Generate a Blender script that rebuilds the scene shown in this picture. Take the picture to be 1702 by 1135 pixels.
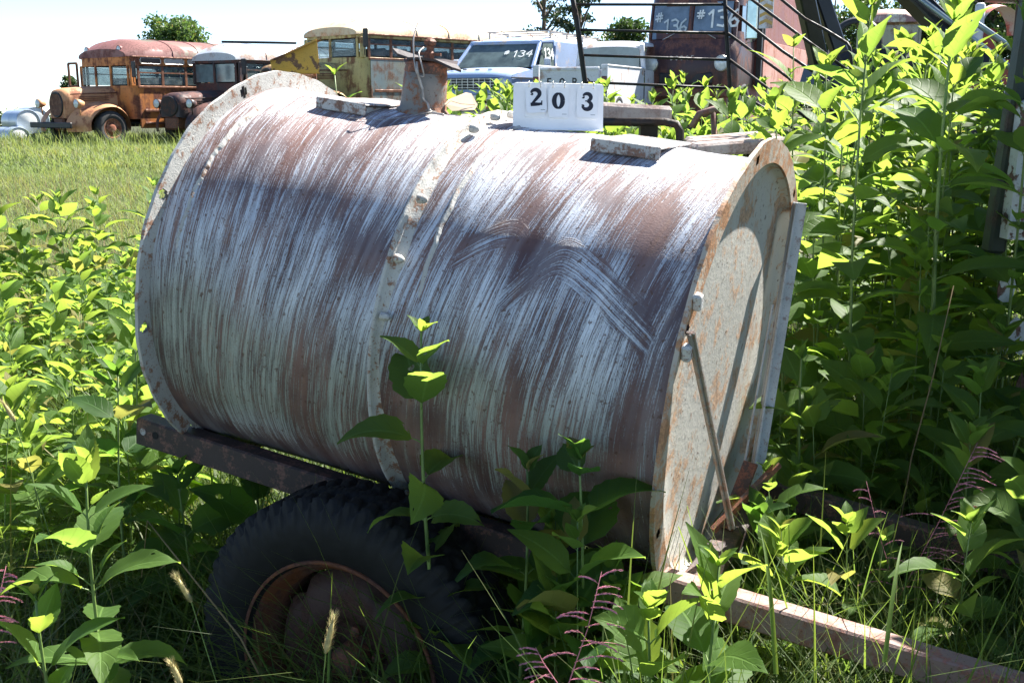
import bpy, math, random
import numpy as np
from mathutils import Vector, Matrix

for o in list(bpy.data.objects):
    bpy.data.objects.remove(o)
SC = bpy.context.scene
COL = SC.collection
R = math.radians
rnd = random.Random(7)

# ------------------------------------------------------------------ camera, sky, sun, exposure
PITCH = 0.2148
cam_d = bpy.data.cameras.new('camera')
cam = bpy.data.objects.new('camera', cam_d)
COL.objects.link(cam)
cam.location = (0, 0, 1.45)
cam.rotation_euler = (math.pi / 2 - PITCH, 0, 0)
cam_d.sensor_width = 36.0
cam_d.lens = 38.07
cam_d.clip_start = 0.05
cam_d.clip_end = 2000
SC.camera = cam

SUN_EL, SUN_AZ = 50.0, 48.0          # azimuth from +Y towards +X
world = bpy.data.worlds.new('World')
SC.world = world
world.use_nodes = True
wn = world.node_tree
wn.nodes.clear()
sky = wn.nodes.new('ShaderNodeTexSky')
sky.sky_type = 'NISHITA'
sky.sun_disc = False
sky.sun_elevation = R(SUN_EL)
sky.sun_rotation = R(SUN_AZ)
sky.air_density = 0.65
sky.altitude = 800
sky.dust_density = 0.0
sky.ozone_density = 1.0
bg = wn.nodes.new('ShaderNodeBackground')
bg.inputs['Strength'].default_value = 0.067
wo = wn.nodes.new('ShaderNodeOutputWorld')
wn.links.new(sky.outputs[0], bg.inputs[0])
wn.links.new(bg.outputs[0], wo.inputs[0])

sun_d = bpy.data.lights.new('sun', 'SUN')
sun_d.energy = 5.0
sun_d.angle = R(0.5)
sun_d.color = (1.0, 0.955, 0.88)
sun = bpy.data.objects.new('sun', sun_d)
COL.objects.link(sun)
sv = Vector((math.sin(R(SUN_AZ)) * math.cos(R(SUN_EL)), math.cos(R(SUN_AZ)) * math.cos(R(SUN_EL)), math.sin(R(SUN_EL))))
sun.rotation_euler = sv.to_track_quat('Z', 'Y').to_euler()
sun.location = sv * 50

SC.view_settings.view_transform = 'Standard'
SC.view_settings.look = 'None'
SC.view_settings.gamma = 1.0
SC.view_settings.use_curve_mapping = False
SC.view_settings.exposure = 2.0
SC.cycles.max_bounces = 6
SC.cycles.diffuse_bounces = 3
SC.cycles.glossy_bounces = 3
SC.cycles.transmission_bounces = 4
SC.cycles.transparent_max_bounces = 6

# ------------------------------------------------------------------ terrain height
def sstep(a, b, x):
    t = np.clip((x - a) / (b - a), 0, 1)
    return t * t * (3 - 2 * t)

def terr(x, y):
    x = np.asarray(x, float); y = np.asarray(y, float)
    rise = sstep(4.0, 31.0, y) * (0.36 + 0.94 * sstep(-9.5, 5.0, x))
    bump = 0.03 * np.sin(x * 0.9 + 1.3) * np.cos(y * 0.7) * sstep(2.5, 8, y)
    drop = np.maximum(y - 37.0, 0) * 0.035
    return 0.05 + rise + bump - np.minimum(drop, 14)

def gz(x, y):
    return float(terr(x, y))

# ------------------------------------------------------------------ object helpers
def link_mesh(name, me, mat=None, parent=None, loc=None):
    o = bpy.data.objects.new(name, me)
    COL.objects.link(o)
    if mat is not None and len(me.materials) == 0:
        me.materials.append(mat)
    if parent is not None:
        o.parent = parent
    if loc is not None:
        o.location = loc
    return o

def tag(o, label=None, cat=None, group=None, kind=None):
    if label: o['label'] = label
    if cat: o['category'] = cat
    if group: o['group'] = group
    if kind: o['kind'] = kind
    return o

def thing(name, label, cat, loc=(0, 0, 0), rotz=0.0, group=None):
    o = bpy.data.objects.new(name, None)
    COL.objects.link(o)
    o.location = loc
    o.rotation_euler = (0, 0, rotz)
    o.empty_display_size = 0.2
    return tag(o, label, cat, group)

def copy_tree(o, parent=None):
    c = o.copy()
    COL.objects.link(c)
    if parent is not None: c.parent = parent
    for ch in list(o.children):
        copy_tree(ch, c)
    return c

class MB:
    """collects shapes that belong to ONE mesh object"""
    def __init__(s):
        s.v = []; s.f = []; s.n = 0; s.sm = []
    def add(s, verts, faces, smooth=False):
        verts = [tuple(map(float, p)) for p in verts]
        s.v.extend(verts)
        for f in faces:
            s.f.append(tuple(i + s.n for i in f)); s.sm.append(smooth)
        s.n += len(verts)
        return s
    def box(s, c, size, rot=None, bev=0.0):
        hx, hy, hz = size[0] / 2, size[1] / 2, size[2] / 2
        if bev > 0:
            b = min(bev, hx * .9, hy * .9, hz * .9)
            vs = []
            for sx in (-1, 1):
                for sy in (-1, 1):
                    for sz in (-1, 1):
                        vs += [(sx * hx, sy * (hy - b), sz * (hz - b)), (sx * (hx - b), sy * hy, sz * (hz - b)), (sx * (hx - b), sy * (hy - b), sz * hz)]
            def ix(sx, sy, sz, k): return (((sx > 0) * 2 + (sy > 0)) * 2 + (sz > 0)) * 3 + k
            fs = []
            for sx in (-1, 1):
                q = [ix(sx, -1, -1, 0), ix(sx, 1, -1, 0), ix(sx, 1, 1, 0), ix(sx, -1, 1, 0)]
                fs.append(q if sx > 0 else q[::-1])
            for sy in (-1, 1):
                q = [ix(-1, sy, -1, 1), ix(-1, sy, 1, 1), ix(1, sy, 1, 1), ix(1, sy, -1, 1)]
                fs.append(q if sy > 0 else q[::-1])
            for sz in (-1, 1):
                q = [ix(-1, -1, sz, 2), ix(1, -1, sz, 2), ix(1, 1, sz, 2), ix(-1, 1, sz, 2)]
                fs.append(q if sz > 0 else q[::-1])
            for a in (-1, 1):
                for c2 in (-1, 1):
                    fs.append([ix(a, c2, -1, 0), ix(a, c2, 1, 0), ix(a, c2, 1, 1), ix(a, c2, -1, 1)])
                    fs.append([ix(a, -1, c2, 0), ix(a, 1, c2, 0), ix(a, 1, c2, 2), ix(a, -1, c2, 2)])
                    fs.append([ix(-1, a, c2, 1), ix(1, a, c2, 1), ix(1, a, c2, 2), ix(-1, a, c2, 2)])
            for sx in (-1, 1):
                for sy in (-1, 1):
                    for sz in (-1, 1):
                        fs.append([ix(sx, sy, sz, 0), ix(sx, sy, sz, 1), ix(sx, sy, sz, 2)])
        else:
            vs = [(x, y, z) for x in (-hx, hx) for y in (-hy, hy) for z in (-hz, hz)]
            fs = [(0, 1, 3, 2), (4, 6, 7, 5), (0, 4, 5, 1), (2, 3, 7, 6), (0, 2, 6, 4), (1, 5, 7, 3)]
        c = Vector(c)
        if rot is not None:
            M = rot if isinstance(rot, Matrix) else Matrix.Rotation(rot, 3, 'Z')
            vs = [c + M @ Vector(p) for p in vs]
        else:
            vs = [c + Vector(p) for p in vs]
        return s.add(vs, fs)
    def bar(s, a, b, w, h, up=(0, 0, 1), bev=0.0):
        a = Vector(a); b = Vector(b); d = (b - a); L = d.length; d.normalize()
        up = Vector(up); side = d.cross(up)
        if side.length < 1e-4: side = d.cross(Vector((1, 0, 0)))
        side.normalize(); up2 = side.cross(d)
        M = Matrix((d, side, up2)).transposed()
        return s.box((a + b) / 2, (L, w, h), M, bev)
    def tube(s, pts, r, n=8, cap=True):
        pts = [Vector(p) for p in pts]; m = len(pts)
        rs = r if hasattr(r, '__len__') else [r] * m
        vs = []; prev = None
        for i, p in enumerate(pts):
            d = (pts[min(i + 1, m - 1)] - pts[max(i - 1, 0)]).normalized()
            ref = Vector((0, 0, 1)) if abs(d.z) < .95 else Vector((1, 0, 0))
            if prev is None:
                e1 = d.cross(ref).normalized()
            else:
                e1 = (prev - d * prev.dot(d)).normalized()
            prev = e1; e2 = d.cross(e1)
            for k in range(n):
                a = 2 * math.pi * k / n
                vs.append(p + (e1 * math.cos(a) + e2 * math.sin(a)) * rs[i])
        fs = []
        for i in range(m - 1):
            for k in range(n):
                k2 = (k + 1) % n
                fs.append((i * n + k, i * n + k2, (i + 1) * n + k2, (i + 1) * n + k))
        s.add(vs, fs, True)
        if cap:
            s.f.append(tuple(s.n - len(vs) + k for k in range(n))[::-1]); s.sm.append(False)
            s.f.append(tuple(s.n - n + k for k in range(n))); s.sm.append(False)
        return s
    def lathe(s, prof, c=(0, 0, 0), axis='Z', n=32, a0=0, a1=2 * math.pi, smooth=True, M=None):
        """prof: list of (radius, along-axis)"""
        full = abs(a1 - a0 - 2 * math.pi) < 1e-6
        m = n if full else n + 1
        vs = []
        for r_, h in prof:
            for k in range(m):
                a = a0 + (a1 - a0) * k / n
                ca, sa = r_ * math.cos(a), r_ * math.sin(a)
                p = {'Z': (ca, sa, h), 'X': (h, ca, sa), 'Y': (ca, h, sa)}[axis]
                p = Vector(p)
                if M is not None: p = M @ p
                vs.append(Vector(c) + p)
        fs = []
        for i in range(len(prof) - 1):
            for k in range(n):
                k2 = (k + 1) % m if full else k + 1
                fs.append((i * m + k, i * m + k2, (i + 1) * m + k2, (i + 1) * m + k))
        return s.add(vs, fs, smooth)
    def grid(s, P, smooth=True, closed=False):
        """P: rows of points"""
        m = len(P[0]); vs = [p for row in P for p in row]; fs = []
        for i in range(len(P) - 1):
            for k in range(m if closed else m - 1):
                k2 = (k + 1) % m
                fs.append((i * m + k, i * m + k2, (i + 1) * m + k2, (i + 1) * m + k))
        return s.add(vs, fs, smooth)
    def prism(s, poly, d, place):
        """poly: 2-D outline, thickness d; place(u, v, w) -> point"""
        m = len(poly)
        vs = [place(u, v, 0) for u, v in poly] + [place(u, v, d) for u, v in poly]
        fs = [tuple(range(m))[::-1], tuple(range(m, 2 * m))] + [(i, (i + 1) % m, m + (i + 1) % m, m + i) for i in range(m)]
        return s.add(vs, fs)
    def build(s, name, mat, parent=None, loc=None, label=None):
        me = bpy.data.meshes.new(name)
        me.from_pydata(s.v, [], s.f)
        me.polygons.foreach_set('use_smooth', s.sm)
        me.update()
        import bmesh
        bm = bmesh.new(); bm.from_mesh(me)
        bmesh.ops.recalc_face_normals(bm, faces=bm.faces)
        bm.to_mesh(me); bm.free()
        o = link_mesh(name, me, mat, parent, loc)
        if label: o['label'] = label
        return o

def np_mesh(name, V, F, mat, parent=None, uv=None, smooth=True, attr=None):
    """V (n,3), F (m,k) numpy"""
    me = bpy.data.meshes.new(name)
    n, m, k = len(V), len(F), F.shape[1]
    me.vertices.add(n); me.vertices.foreach_set('co', np.asarray(V, np.float32).ravel())
    me.loops.add(m * k); me.loops.foreach_set('vertex_index', np.asarray(F, np.int32).ravel())
    me.polygons.add(m)
    me.polygons.foreach_set('loop_start', np.arange(0, m * k, k, dtype=np.int32))
    me.polygons.foreach_set('loop_total', np.full(m, k, dtype=np.int32))
    me.polygons.foreach_set('use_smooth', np.full(m, smooth))
    me.update(calc_edges=True)
    if uv is not None:
        l = me.uv_layers.new(name='UVMap')
        l.data.foreach_set('uv', np.asarray(uv, np.float32)[np.asarray(F).ravel()].ravel())
    if attr is not None:
        for an, av in attr.items():
            a = me.attributes.new(an, 'FLOAT_COLOR', 'POINT')
            a.data.foreach_set('color', np.asarray(av, np.float32).ravel())
    return link_mesh(name, me, mat, parent)

# ------------------------------------------------------------------ material helpers
class NT:
    def __init__(s, name):
        s.m = bpy.data.materials.new(name); s.m.use_nodes = True
        s.t = s.m.node_tree; s.t.nodes.clear()
        s.out = s.t.nodes.new('ShaderNodeOutputMaterial')
    def n(s, typ, **kw):
        nd = s.t.nodes.new(typ)
        ins = kw.pop('ins', {})
        for k, v in kw.items(): setattr(nd, k, v)
        for k, v in ins.items():
            if hasattr(v, 'is_output') or isinstance(v, bpy.types.NodeSocket): s.t.links.new(v, nd.inputs[k])
            else: nd.inputs[k].default_value = v
        return nd
    def math(s, op, a, b=0.0, c=0.0, clamp=False):
        nd = s.n('ShaderNodeMath', operation=op, use_clamp=clamp)
        for i, v in enumerate((a, b, c)):
            if isinstance(v, bpy.types.NodeSocket): s.t.links.new(v, nd.inputs[i])
            else: nd.inputs[i].default_value = v
        return nd.outputs[0]
    def mix(s, f, a, b):
        nd = s.n('ShaderNodeMix', data_type='RGBA')
        for k, v in ((0, f), (6, a), (7, b)):
            if isinstance(v, bpy.types.NodeSocket): s.t.links.new(v, nd.inputs[k])
            else: nd.inputs[k].default_value = v if k == 0 else (*v, 1)
        return nd.outputs[2]
    def noise(s, vec, scale, detail=3, rough=.55, dist=0):
        nd = s.n('ShaderNodeTexNoise', ins={'Scale': scale, 'Detail': detail, 'Roughness': rough, 'Distortion': dist})
        if vec is not None: s.t.links.new(vec, nd.inputs['Vector'])
        return nd.outputs[0]
    def mapv(s, vec, scale=(1, 1, 1), loc=(0, 0, 0)):
        nd = s.n('ShaderNodeMapping', ins={'Scale': scale, 'Location': loc})
        s.t.links.new(vec, nd.inputs['Vector']); return nd.outputs[0]
    def ramp(s, f, a, b):
        """smooth 0..1 between a and b"""
        nd = s.n('ShaderNodeMapRange', interpolation_type='SMOOTHSTEP', ins={1: a, 2: b, 3: 0.0, 4: 1.0})
        s.t.links.new(f, nd.inputs[0]); return nd.outputs[0]
    def bump(s, h, strength=.3, dist=.01):
        nd = s.n('ShaderNodeBump', ins={'Strength': strength, 'Distance': dist})
        s.t.links.new(h, nd.inputs['Height']); return nd.outputs[0]
    def bsdf(s, col, rough=.6, metal=0.0, normal=None, spec=.5, **kw):
        nd = s.n('ShaderNodeBsdfPrincipled')
        for k, v in (('Base Color', col), ('Roughness', rough), ('Metallic', metal), ('Specular IOR Level', spec)):
            if isinstance(v, bpy.types.NodeSocket): s.t.links.new(v, nd.inputs[k])
            else: nd.inputs[k].default_value = (*v, 1) if k == 'Base Color' else v
        if normal is not None: s.t.links.new(normal, nd.inputs['Normal'])
        for k, v in kw.items(): nd.inputs[k].default_value = v
        return nd.outputs[0]
    def done(s, sh):
        s.t.links.new(sh, s.out.inputs[0]); return s.m
    def obj(s): return s.n('ShaderNodeTexCoord').outputs['Object']
    def uv(s): return s.n('ShaderNodeTexCoord').outputs['UV']

def weathered(name, paint, rust=(.16, .055, .03), amount=.45, scale=6.0, paint2=None, rough=.55, streak=True, edge=.06, spec=.4, bump=.15):
    """old paint broken by rust; amount 0..1 = how much rust"""
    N = NT(name); o = N.obj()
    a = N.noise(o, scale, 6, .62)
    b = N.noise(N.mapv(o, (scale * 3.1, scale * 3.1, scale * .5)), 1.0, 4, .6)
    f = N.math('ADD', N.math('MULTIPLY', a, .65), N.math('MULTIPLY', b, .35 if streak else .0))
    if not streak: f = a
    th = .62 - amount * .24 if streak else .66 - amount * .3
    mask = N.ramp(f, th - edge, th + edge)
    c = N.noise(o, scale * .35, 3)
    pcol = N.mix(N.ramp(c, .35, .65), paint, paint2 if paint2 else tuple(x * .8 for x in paint))
    fine = N.noise(o, scale * 14, 3)
    rcol = N.mix(N.ramp(fine, .35, .7), rust, tuple(min(1, x * 1.9 + .01) for x in rust))
    col = N.mix(mask, pcol, rcol)
    col = N.mix(N.math('MULTIPLY', N.ramp(fine, .56, .72), .35), col, tuple(x * .35 for x in rust))
    rg = N.math('ADD', N.math('MULTIPLY', mask, .35), rough, clamp=True)
    nb = N.bump(N.math('ADD', mask, N.math('MULTIPLY', fine, .6)), bump, .01)
    return N.done(N.bsdf(col, rg, 0, nb, spec))

def plain(name, col, rough=.5, metal=0.0, vary=.15, scale=8.0, spec=.5, **kw):
    N = NT(name); o = N.obj()
    a = N.noise(o, scale, 5, .6)
    c = N.mix(N.ramp(a, .3, .7), tuple(x * (1 - vary) for x in col), tuple(min(1, x * (1 + vary)) for x in col))
    return N.done(N.bsdf(c, rough, metal, N.bump(a, .08, .01), spec, **kw))
# ------------------------------------------------------------------ the tank trailer
FD = Vector((0.89328, -0.432917, -0.120966)); FN = Vector((-0.43612, -0.899889, 0)); FU = Vector((0.108856, -0.052756, 0.992657))
FRAME = Matrix((FD, -FN, FU)).transposed()      # local x along the tank, y away from the camera, z up
MID = Vector((-0.063175, 2.305654, 1.008219))
C0 = 0.93

def tank_paint(name, flange=False):
    N = NT(name); uv = N.uv()
    at = N.n('ShaderNodeAttribute', attribute_name='mask')
    sp = N.n('ShaderNodeSeparateColor'); N.t.links.new(at.outputs['Color'], sp.inputs[0])
    mR, mG, mB = sp.outputs[0], sp.outputs[1], sp.outputs[2]
    warp = N.n('ShaderNodeVectorMath', operation='ADD')
    wob = N.n('ShaderNodeTexNoise', noise_dimensions='3D', ins={'Scale': 3.0, 'Detail': 2})
    N.t.links.new(uv, wob.inputs['Vector'])
    wsc = N.n('ShaderNodeVectorMath', operation='MULTIPLY'); wsc.inputs[1].default_value = (.03, 0, 0)
    N.t.links.new(wob.outputs['Color'], wsc.inputs[0])
    N.t.links.new(uv, warp.inputs[0]); N.t.links.new(wsc.outputs[0], warp.inputs[1])
    w = warp.outputs[0]
    uvb0 = N.n('ShaderNodeUVMap', uv_map='ArchMap').outputs[0]
    wb = N.n('ShaderNodeVectorMath', operation='ADD'); ws_ = N.n('ShaderNodeVectorMath', operation='MULTIPLY'); ws_.inputs[1].default_value = (.012, .02, 0)
    wobb = N.n('ShaderNodeTexNoise', noise_dimensions='3D', ins={'Scale': 7.0, 'Detail': 3}); N.t.links.new(uv, wobb.inputs['Vector'])
    N.t.links.new(wobb.outputs['Color'], ws_.inputs[0]); N.t.links.new(uvb0, wb.inputs[0]); N.t.links.new(ws_.outputs[0], wb.inputs[1]); uvb = wb.outputs[0]
    fa = N.noise(N.mapv(w, (430, 11, 1)), 1.0, 3, .7)
    ma = N.noise(N.mapv(w, (110, 3.2, 1), (3, 1, 0)), 1.0, 3, .6)
    fb = N.noise(N.mapv(uvb, (380, 9, 1)), 1.0, 3, .7)
    mb_ = N.noise(N.mapv(uvb, (90, 3.0, 1), (3, 1, 0)), 1.0, 3, .6)
    aw = N.ramp(at.outputs['Alpha'], .25, .6)
    def lerp(x, y): return N.math('ADD', N.math('MULTIPLY', x, N.math('SUBTRACT', 1.0, aw)), N.math('MULTIPLY', y, aw))
    fine = lerp(fa, fb); med = lerp(ma, mb_)
    coarse = N.noise(N.mapv(w, (22, 2.2, 1), (7, 5, 0)), 1.0, 4, .6)
    patch = N.noise(N.mapv(uv, (7, 5, 1), (1, 9, 0)), 1.0, 5, .6)
    dab = N.noise(N.mapv(uv, (300, 190, 1)), 1.0, 3, .75)
    f = N.math('MULTIPLY', fine, .41)
    f = N.math('ADD', f, N.math('MULTIPLY', med, .23))
    f = N.math('ADD', f, N.math('MULTIPLY', coarse, .08))
    f = N.math('ADD', f, N.math('MULTIPLY', patch, .08))
    f = N.math('ADD', f, N.math('MULTIPLY', dab, .20))
    # rust bias from the worn patches
    f = N.math('SUBTRACT', f, N.math('MULTIPLY', mR, .115))
    cov = N.ramp(f, .436, .506)
    under = N.mix(N.ramp(patch, .35, .65), (.095, .047, .040), (.205, .108, .085))
    under = N.mix(N.math('MULTIPLY', mB, .8), under, (.055, .035, .055))
    chalk = N.mix(N.ramp(coarse, .35, .65), (.46, .52, .61), (.68, .72, .78))  # chalky paint, with the blue of skylight put into its colour
    sage = N.mix(N.ramp(med, .35, .65), (.23, .26, .22), (.35, .38, .33))  # pale green lower paint, darkened to carry the shade underneath
    over = N.mix(mG, chalk, sage)
    under = N.mix(N.math('MULTIPLY', N.ramp(coarse, .3, .7), .20), under, over)
    over = N.mix(N.math('MULTIPLY', N.ramp(dab, .45, .62), .32), over, under)
    col = N.mix(cov, under, over)
    spk = N.noise(N.mapv(uv, (95, 70, 1), (2, 2, 0)), 1.0, 2, .5)
    col = N.mix(N.math('MULTIPLY', N.ramp(spk, .64, .70), .75), col, (.10, .045, .025))
    wash = N.noise(N.mapv(uv, (30, 9, 1), (4, 0, 0)), 1.0, 4, .7)
    col = N.mix(N.math('MULTIPLY', N.ramp(wash, .55, .75), .35), col, (.30, .17, .10))
    h = N.math('ADD', N.math('MULTIPLY', cov, .7), N.math('MULTIPLY', fine, .5))
    h = N.math('ADD', h, N.math('MULTIPLY', N.noise(N.mapv(uv, (260, 260, 1)), 1.0, 2), .35))
    nb = N.bump(h, .55, .0022)
    rg = N.math('SUBTRACT', .62, N.math('MULTIPLY', cov, .16))
    return N.done(N.bsdf(col, rg, 0, nb, .5))

def crusty(name, paint, rust, amount, bump=.5, scale=26.0):
    """lumpy painted weld and casting"""
    N = NT(name); o = N.obj()
    a = N.noise(o, scale, 6, .65); b = N.noise(o, scale * 6, 4, .7); c = N.noise(o, scale * .25, 3)
    m = N.ramp(N.math('ADD', N.math('MULTIPLY', a, .7), N.math('MULTIPLY', b, .3)), .60 - amount * .24, .66 - amount * .18)
    col = N.mix(m, N.mix(N.ramp(c, .3, .7), paint, tuple(x * .78 for x in paint)), N.mix(N.ramp(b, .35, .65), rust, tuple(min(1, x * 2.1) for x in rust)))
    col = N.mix(N.math('MULTIPLY', N.ramp(b, .60, .66), .7), col, (.05, .03, .02))
    return N.done(N.bsdf(col, .65, 0, N.bump(N.math('ADD', b, N.math('MULTIPLY', a, .8)), bump, .004), .4))

M_TANK = tank_paint('brushed_tank_paint')
M_CRUST = crusty('painted_weld', (.52, .51, .47), (.17, .09, .055), .36, .5, 42)
M_CRUSTW = crusty('painted_plate', (.50, .50, .49), (.13, .075, .055), .55, .5, 34)
M_FLANGE = crusty('rust_stained_flange', (.44, .39, .32), (.22, .115, .06), .60, .35, 24)
M_RUSTY = crusty('rusty_steel', (.075, .05, .042), (.12, .045, .025), .7, .4)
M_RAIL = crusty('brown_steel', (.055, .040, .037), (.085, .045, .035), .4, .35)
M_TONGUE = crusty('faded_red_steel', (.27, .175, .15), (.14, .06, .045), .5, .4)
M_STRAP = crusty('dull_strap', (.26, .25, .23), (.13, .08, .06), .45, .3, 40)
M_IRON = crusty('galvanised_angle', (.44, .46, .47), (.16, .13, .12), .25, .3, 60)
M_HEAD = crusty('stained_tank_head', (.47, .455, .41), (.25, .165, .11), .42, .35, 11)
M_RUBBER = plain('old_tyre_rubber', (.0075, .0075, .008), .72, 0, .3, 30, .35)
M_RIM = weathered('rusty_wheel_rim', (.15, .05, .02), (.07, .03, .02), .5, 9, rough=.7)
M_DARK = plain('hole_shade', (.012, .012, .012), .9)  # black for flat discs, stands in for the shade inside holes

TR = bpy.data.objects.new('tank_trailer', None)
COL.objects.link(TR)
TR.matrix_world = Matrix.Translation(MID + FRAME @ Vector((0, 0, -C0))) @ FRAME.to_4x4()
tag(TR, 'rusty brush-painted cylindrical tank on a two-wheeled trailer standing in the weeds', 'tank trailer')
TL = (0, 0, C0)
RT = 0.41

# --- worn patches, sage paint and painted-in shade, in (along, degrees from the top towards the camera): (s, th, rs, rth, amount)
BL = [(-.39, 36, .10, 11, .35), (-.20, 48, .10, 9, .2), (-.47, 42, .05, 14, .25), (-.32, 54, .12, 6, .12), (-.09, 65, .045, 6, .6), (-.05, 66, .02, 6, .6),
      (-.18, 101, .028, 14, .65), (-.20, 118, .03, 12, .6), (-.12, 92, .02, 14, .4), (-.236, 30, .10, 12, .35), (.214, 45, .035, 8, .55), (.342, 37, .030, 7, .7),
      (.447, 42, .026, 8, 1.0), (.452, 51, .022, 7, .9), (.40, 47, .03, 8, .55), (.172, 24, .10, 8, .5), (.261, 62, .05, 6, .6), (.30, 55, .08, 3, .35), (.12, 60, .05, 5, .5), (.22, 55, .05, 3, .6),
      (.274, 96, .018, 12, .7), (.50, 94, .035, 22, .6), (.475, 62, .03, 6, .5), (.16, 80, .03, 10, .35), (.39, 113, .16, 10, .55), (.10, 110, .08, 12, .6), (.02, 120, .06, 20, .7), (.36, 84, .03, 10, .4),
      (-.56, 128, .05, 9, 1.3), (-.40, 146, .3, 9, 1.2), (-.08, 138, .2, 8, .9), (.3, 133, .3, 9, .8), (-.50, 136, .06, 9, .9), (.50, 120, .05, 22, .5), (.0, 156, .6, 12, 1.2), (.54, 75, .012, 40, .5), (-.33, 84, .02, 14, .35)]
GR = [(-.30, 110, .28, 20, 1.0), (-.47, 100, .10, 26, .8), (.16, 94, .09, 10, .8), (.4, 104, .2, 16, .7), (0, 95, .6, 16, .35), (-.05, 120, .12, 16, .9), (.25, 118, .2, 14, .8)]
BB = [(-.32, 57, .22, 6, .25), (-.48, 60, .08, 9, .15), (.261, 62, .11, 7, .6), (.5, 62, .05, 10, .5), (.30, 70, .2, 10, .3), (-.1, 62, .12, 5, .5), (.45, 80, .1, 14, .3), (-.5, 140, .2, 12, .8), (0, 146, .5, 12, .8)]  # dark violet band: shade put into the undercoat; the low entries are dark rust

def shell_attrs(s, th):
    def acc(lst):
        o = np.zeros_like(s)
        for a, t, ra, rt, k in lst:
            q = ((s - a) / ra) ** 2 + ((th - t) / rt) ** 2
            o += k * np.exp(-q * .9)
        return o
    nz = .5 + .5 * np.sin(s * 31 + th * .11) * np.sin(s * 13 - th * .07)
    base = np.where(th < 60, .42, .05) * 1.0 + .10 * nz
    base = .05 + .22 * (1 - sstep(56, 76, th)) * (1 - .75 * sstep(0.0, .12, s) * (1 - sstep(40, 50, th) * 0)) + .08 * nz
    mr = np.clip(base + acc(BL), 0, 1.6)
    mg = np.clip(acc(GR), 0, 1)
    mb = np.clip(acc(BB), 0, 1)
    return np.stack([mr, mg, mb, np.ones_like(s)], -1)

def stroke_uv(s, th):
    """brush direction: round the barrel, with a slight slant and sway"""
    v = np.radians(th) * RT
    u = s + .06 * (v - .4) * sstep(-.6, .0, s) - .03 * np.sin(v * 5.2 + s * 3)
    return np.stack([u, v], -1)

def arch_uv(s, th):
    """arched strokes of the worn area: circles about a centre below; also their weight"""
    v = np.radians(th) * RT
    U = np.zeros_like(s); VV = np.zeros_like(s); W = np.zeros_like(s)
    for cs, ct, kl, kr, wd, x0, x1 in ((.315, 56, 1.5, .66, .030, -.085, .20), (.20, 52, 1.0, 1.1, .024, -.085, .05)):
        dx = s - cs
        k = kl + (kr - kl) * sstep(-.03, .03, dx)
        lev = v - k * (np.sqrt(dx * dx + .03 ** 2) - .03) - math.radians(ct) * RT
        w = np.exp(-(np.maximum(lev, 0) / (wd * 1.5)) ** 2 - (np.minimum(lev, 0) / wd) ** 2)
        w = w * sstep(x0 - .03, x0 + .02, dx) * (1 - sstep(x1 - .04, x1, dx)) * (1 + .25 * np.sin(s * 60 + v * 40))
        w = np.clip(w * 1.25, 0, 1)
        m = w > W
        U = np.where(m, lev + cs * 7, U); VV = np.where(m, s, VV); W = np.where(m, w, W)
    return np.stack([U, VV], -1), W

def barrel(name, s0, s1, ns, prof, mat, th0=-180, th1=180, nth=420, holes=()):
    """surface of revolution about local x with paint coordinates; prof(s)->radius"""
    S = np.linspace(s0, s1, ns); T = np.linspace(th0, th1, nth)
    SS, TT = np.meshgrid(S, T, indexing='ij')
    rr = prof(SS, TT)
    a = np.radians(TT)
    V = np.stack([SS, -rr * np.sin(a), rr * np.cos(a)], -1).reshape(-1, 3)
    I = np.arange(ns * nth).reshape(ns, nth)
    F = np.stack([I[:-1, :-1], I[1:, :-1], I[1:, 1:], I[:-1, 1:]], -1).reshape(-1, 4)
    uvs = stroke_uv(SS.ravel(), TT.ravel())
    at = shell_attrs(SS.ravel(), TT.ravel())
    auv, w = arch_uv(SS.ravel(), TT.ravel())
    at[:, 3] = w
    o = np_mesh(name, V, F, mat, TR, uvs, True, {'mask': at})
    l = o.data.uv_layers.new(name='ArchMap')
    l.data.foreach_set('uv', np.asarray(auv, np.float32)[F.ravel()].ravel())
    return o

def shell_r(s, t):
    r = np.full_like(s, RT)
    r = r + .0016 * np.sin(np.radians(t) * 5 + s * 9) + .0022 * np.exp(-((s + .0) / .03) ** 2)
    r = r + .004 * sstep(-.485, -.5, s)              # lap joint near the left end
    r = r + .0012 * np.sin(s * 40) * np.cos(np.radians(t) * 3)
    return r
sh = barrel('tank_shell', -.556, .556, 240, shell_r, M_TANK)
sh.location = TL

def ring_verts(s, r, th):
    return (s, -r * math.sin(th), r * math.cos(th))

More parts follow.
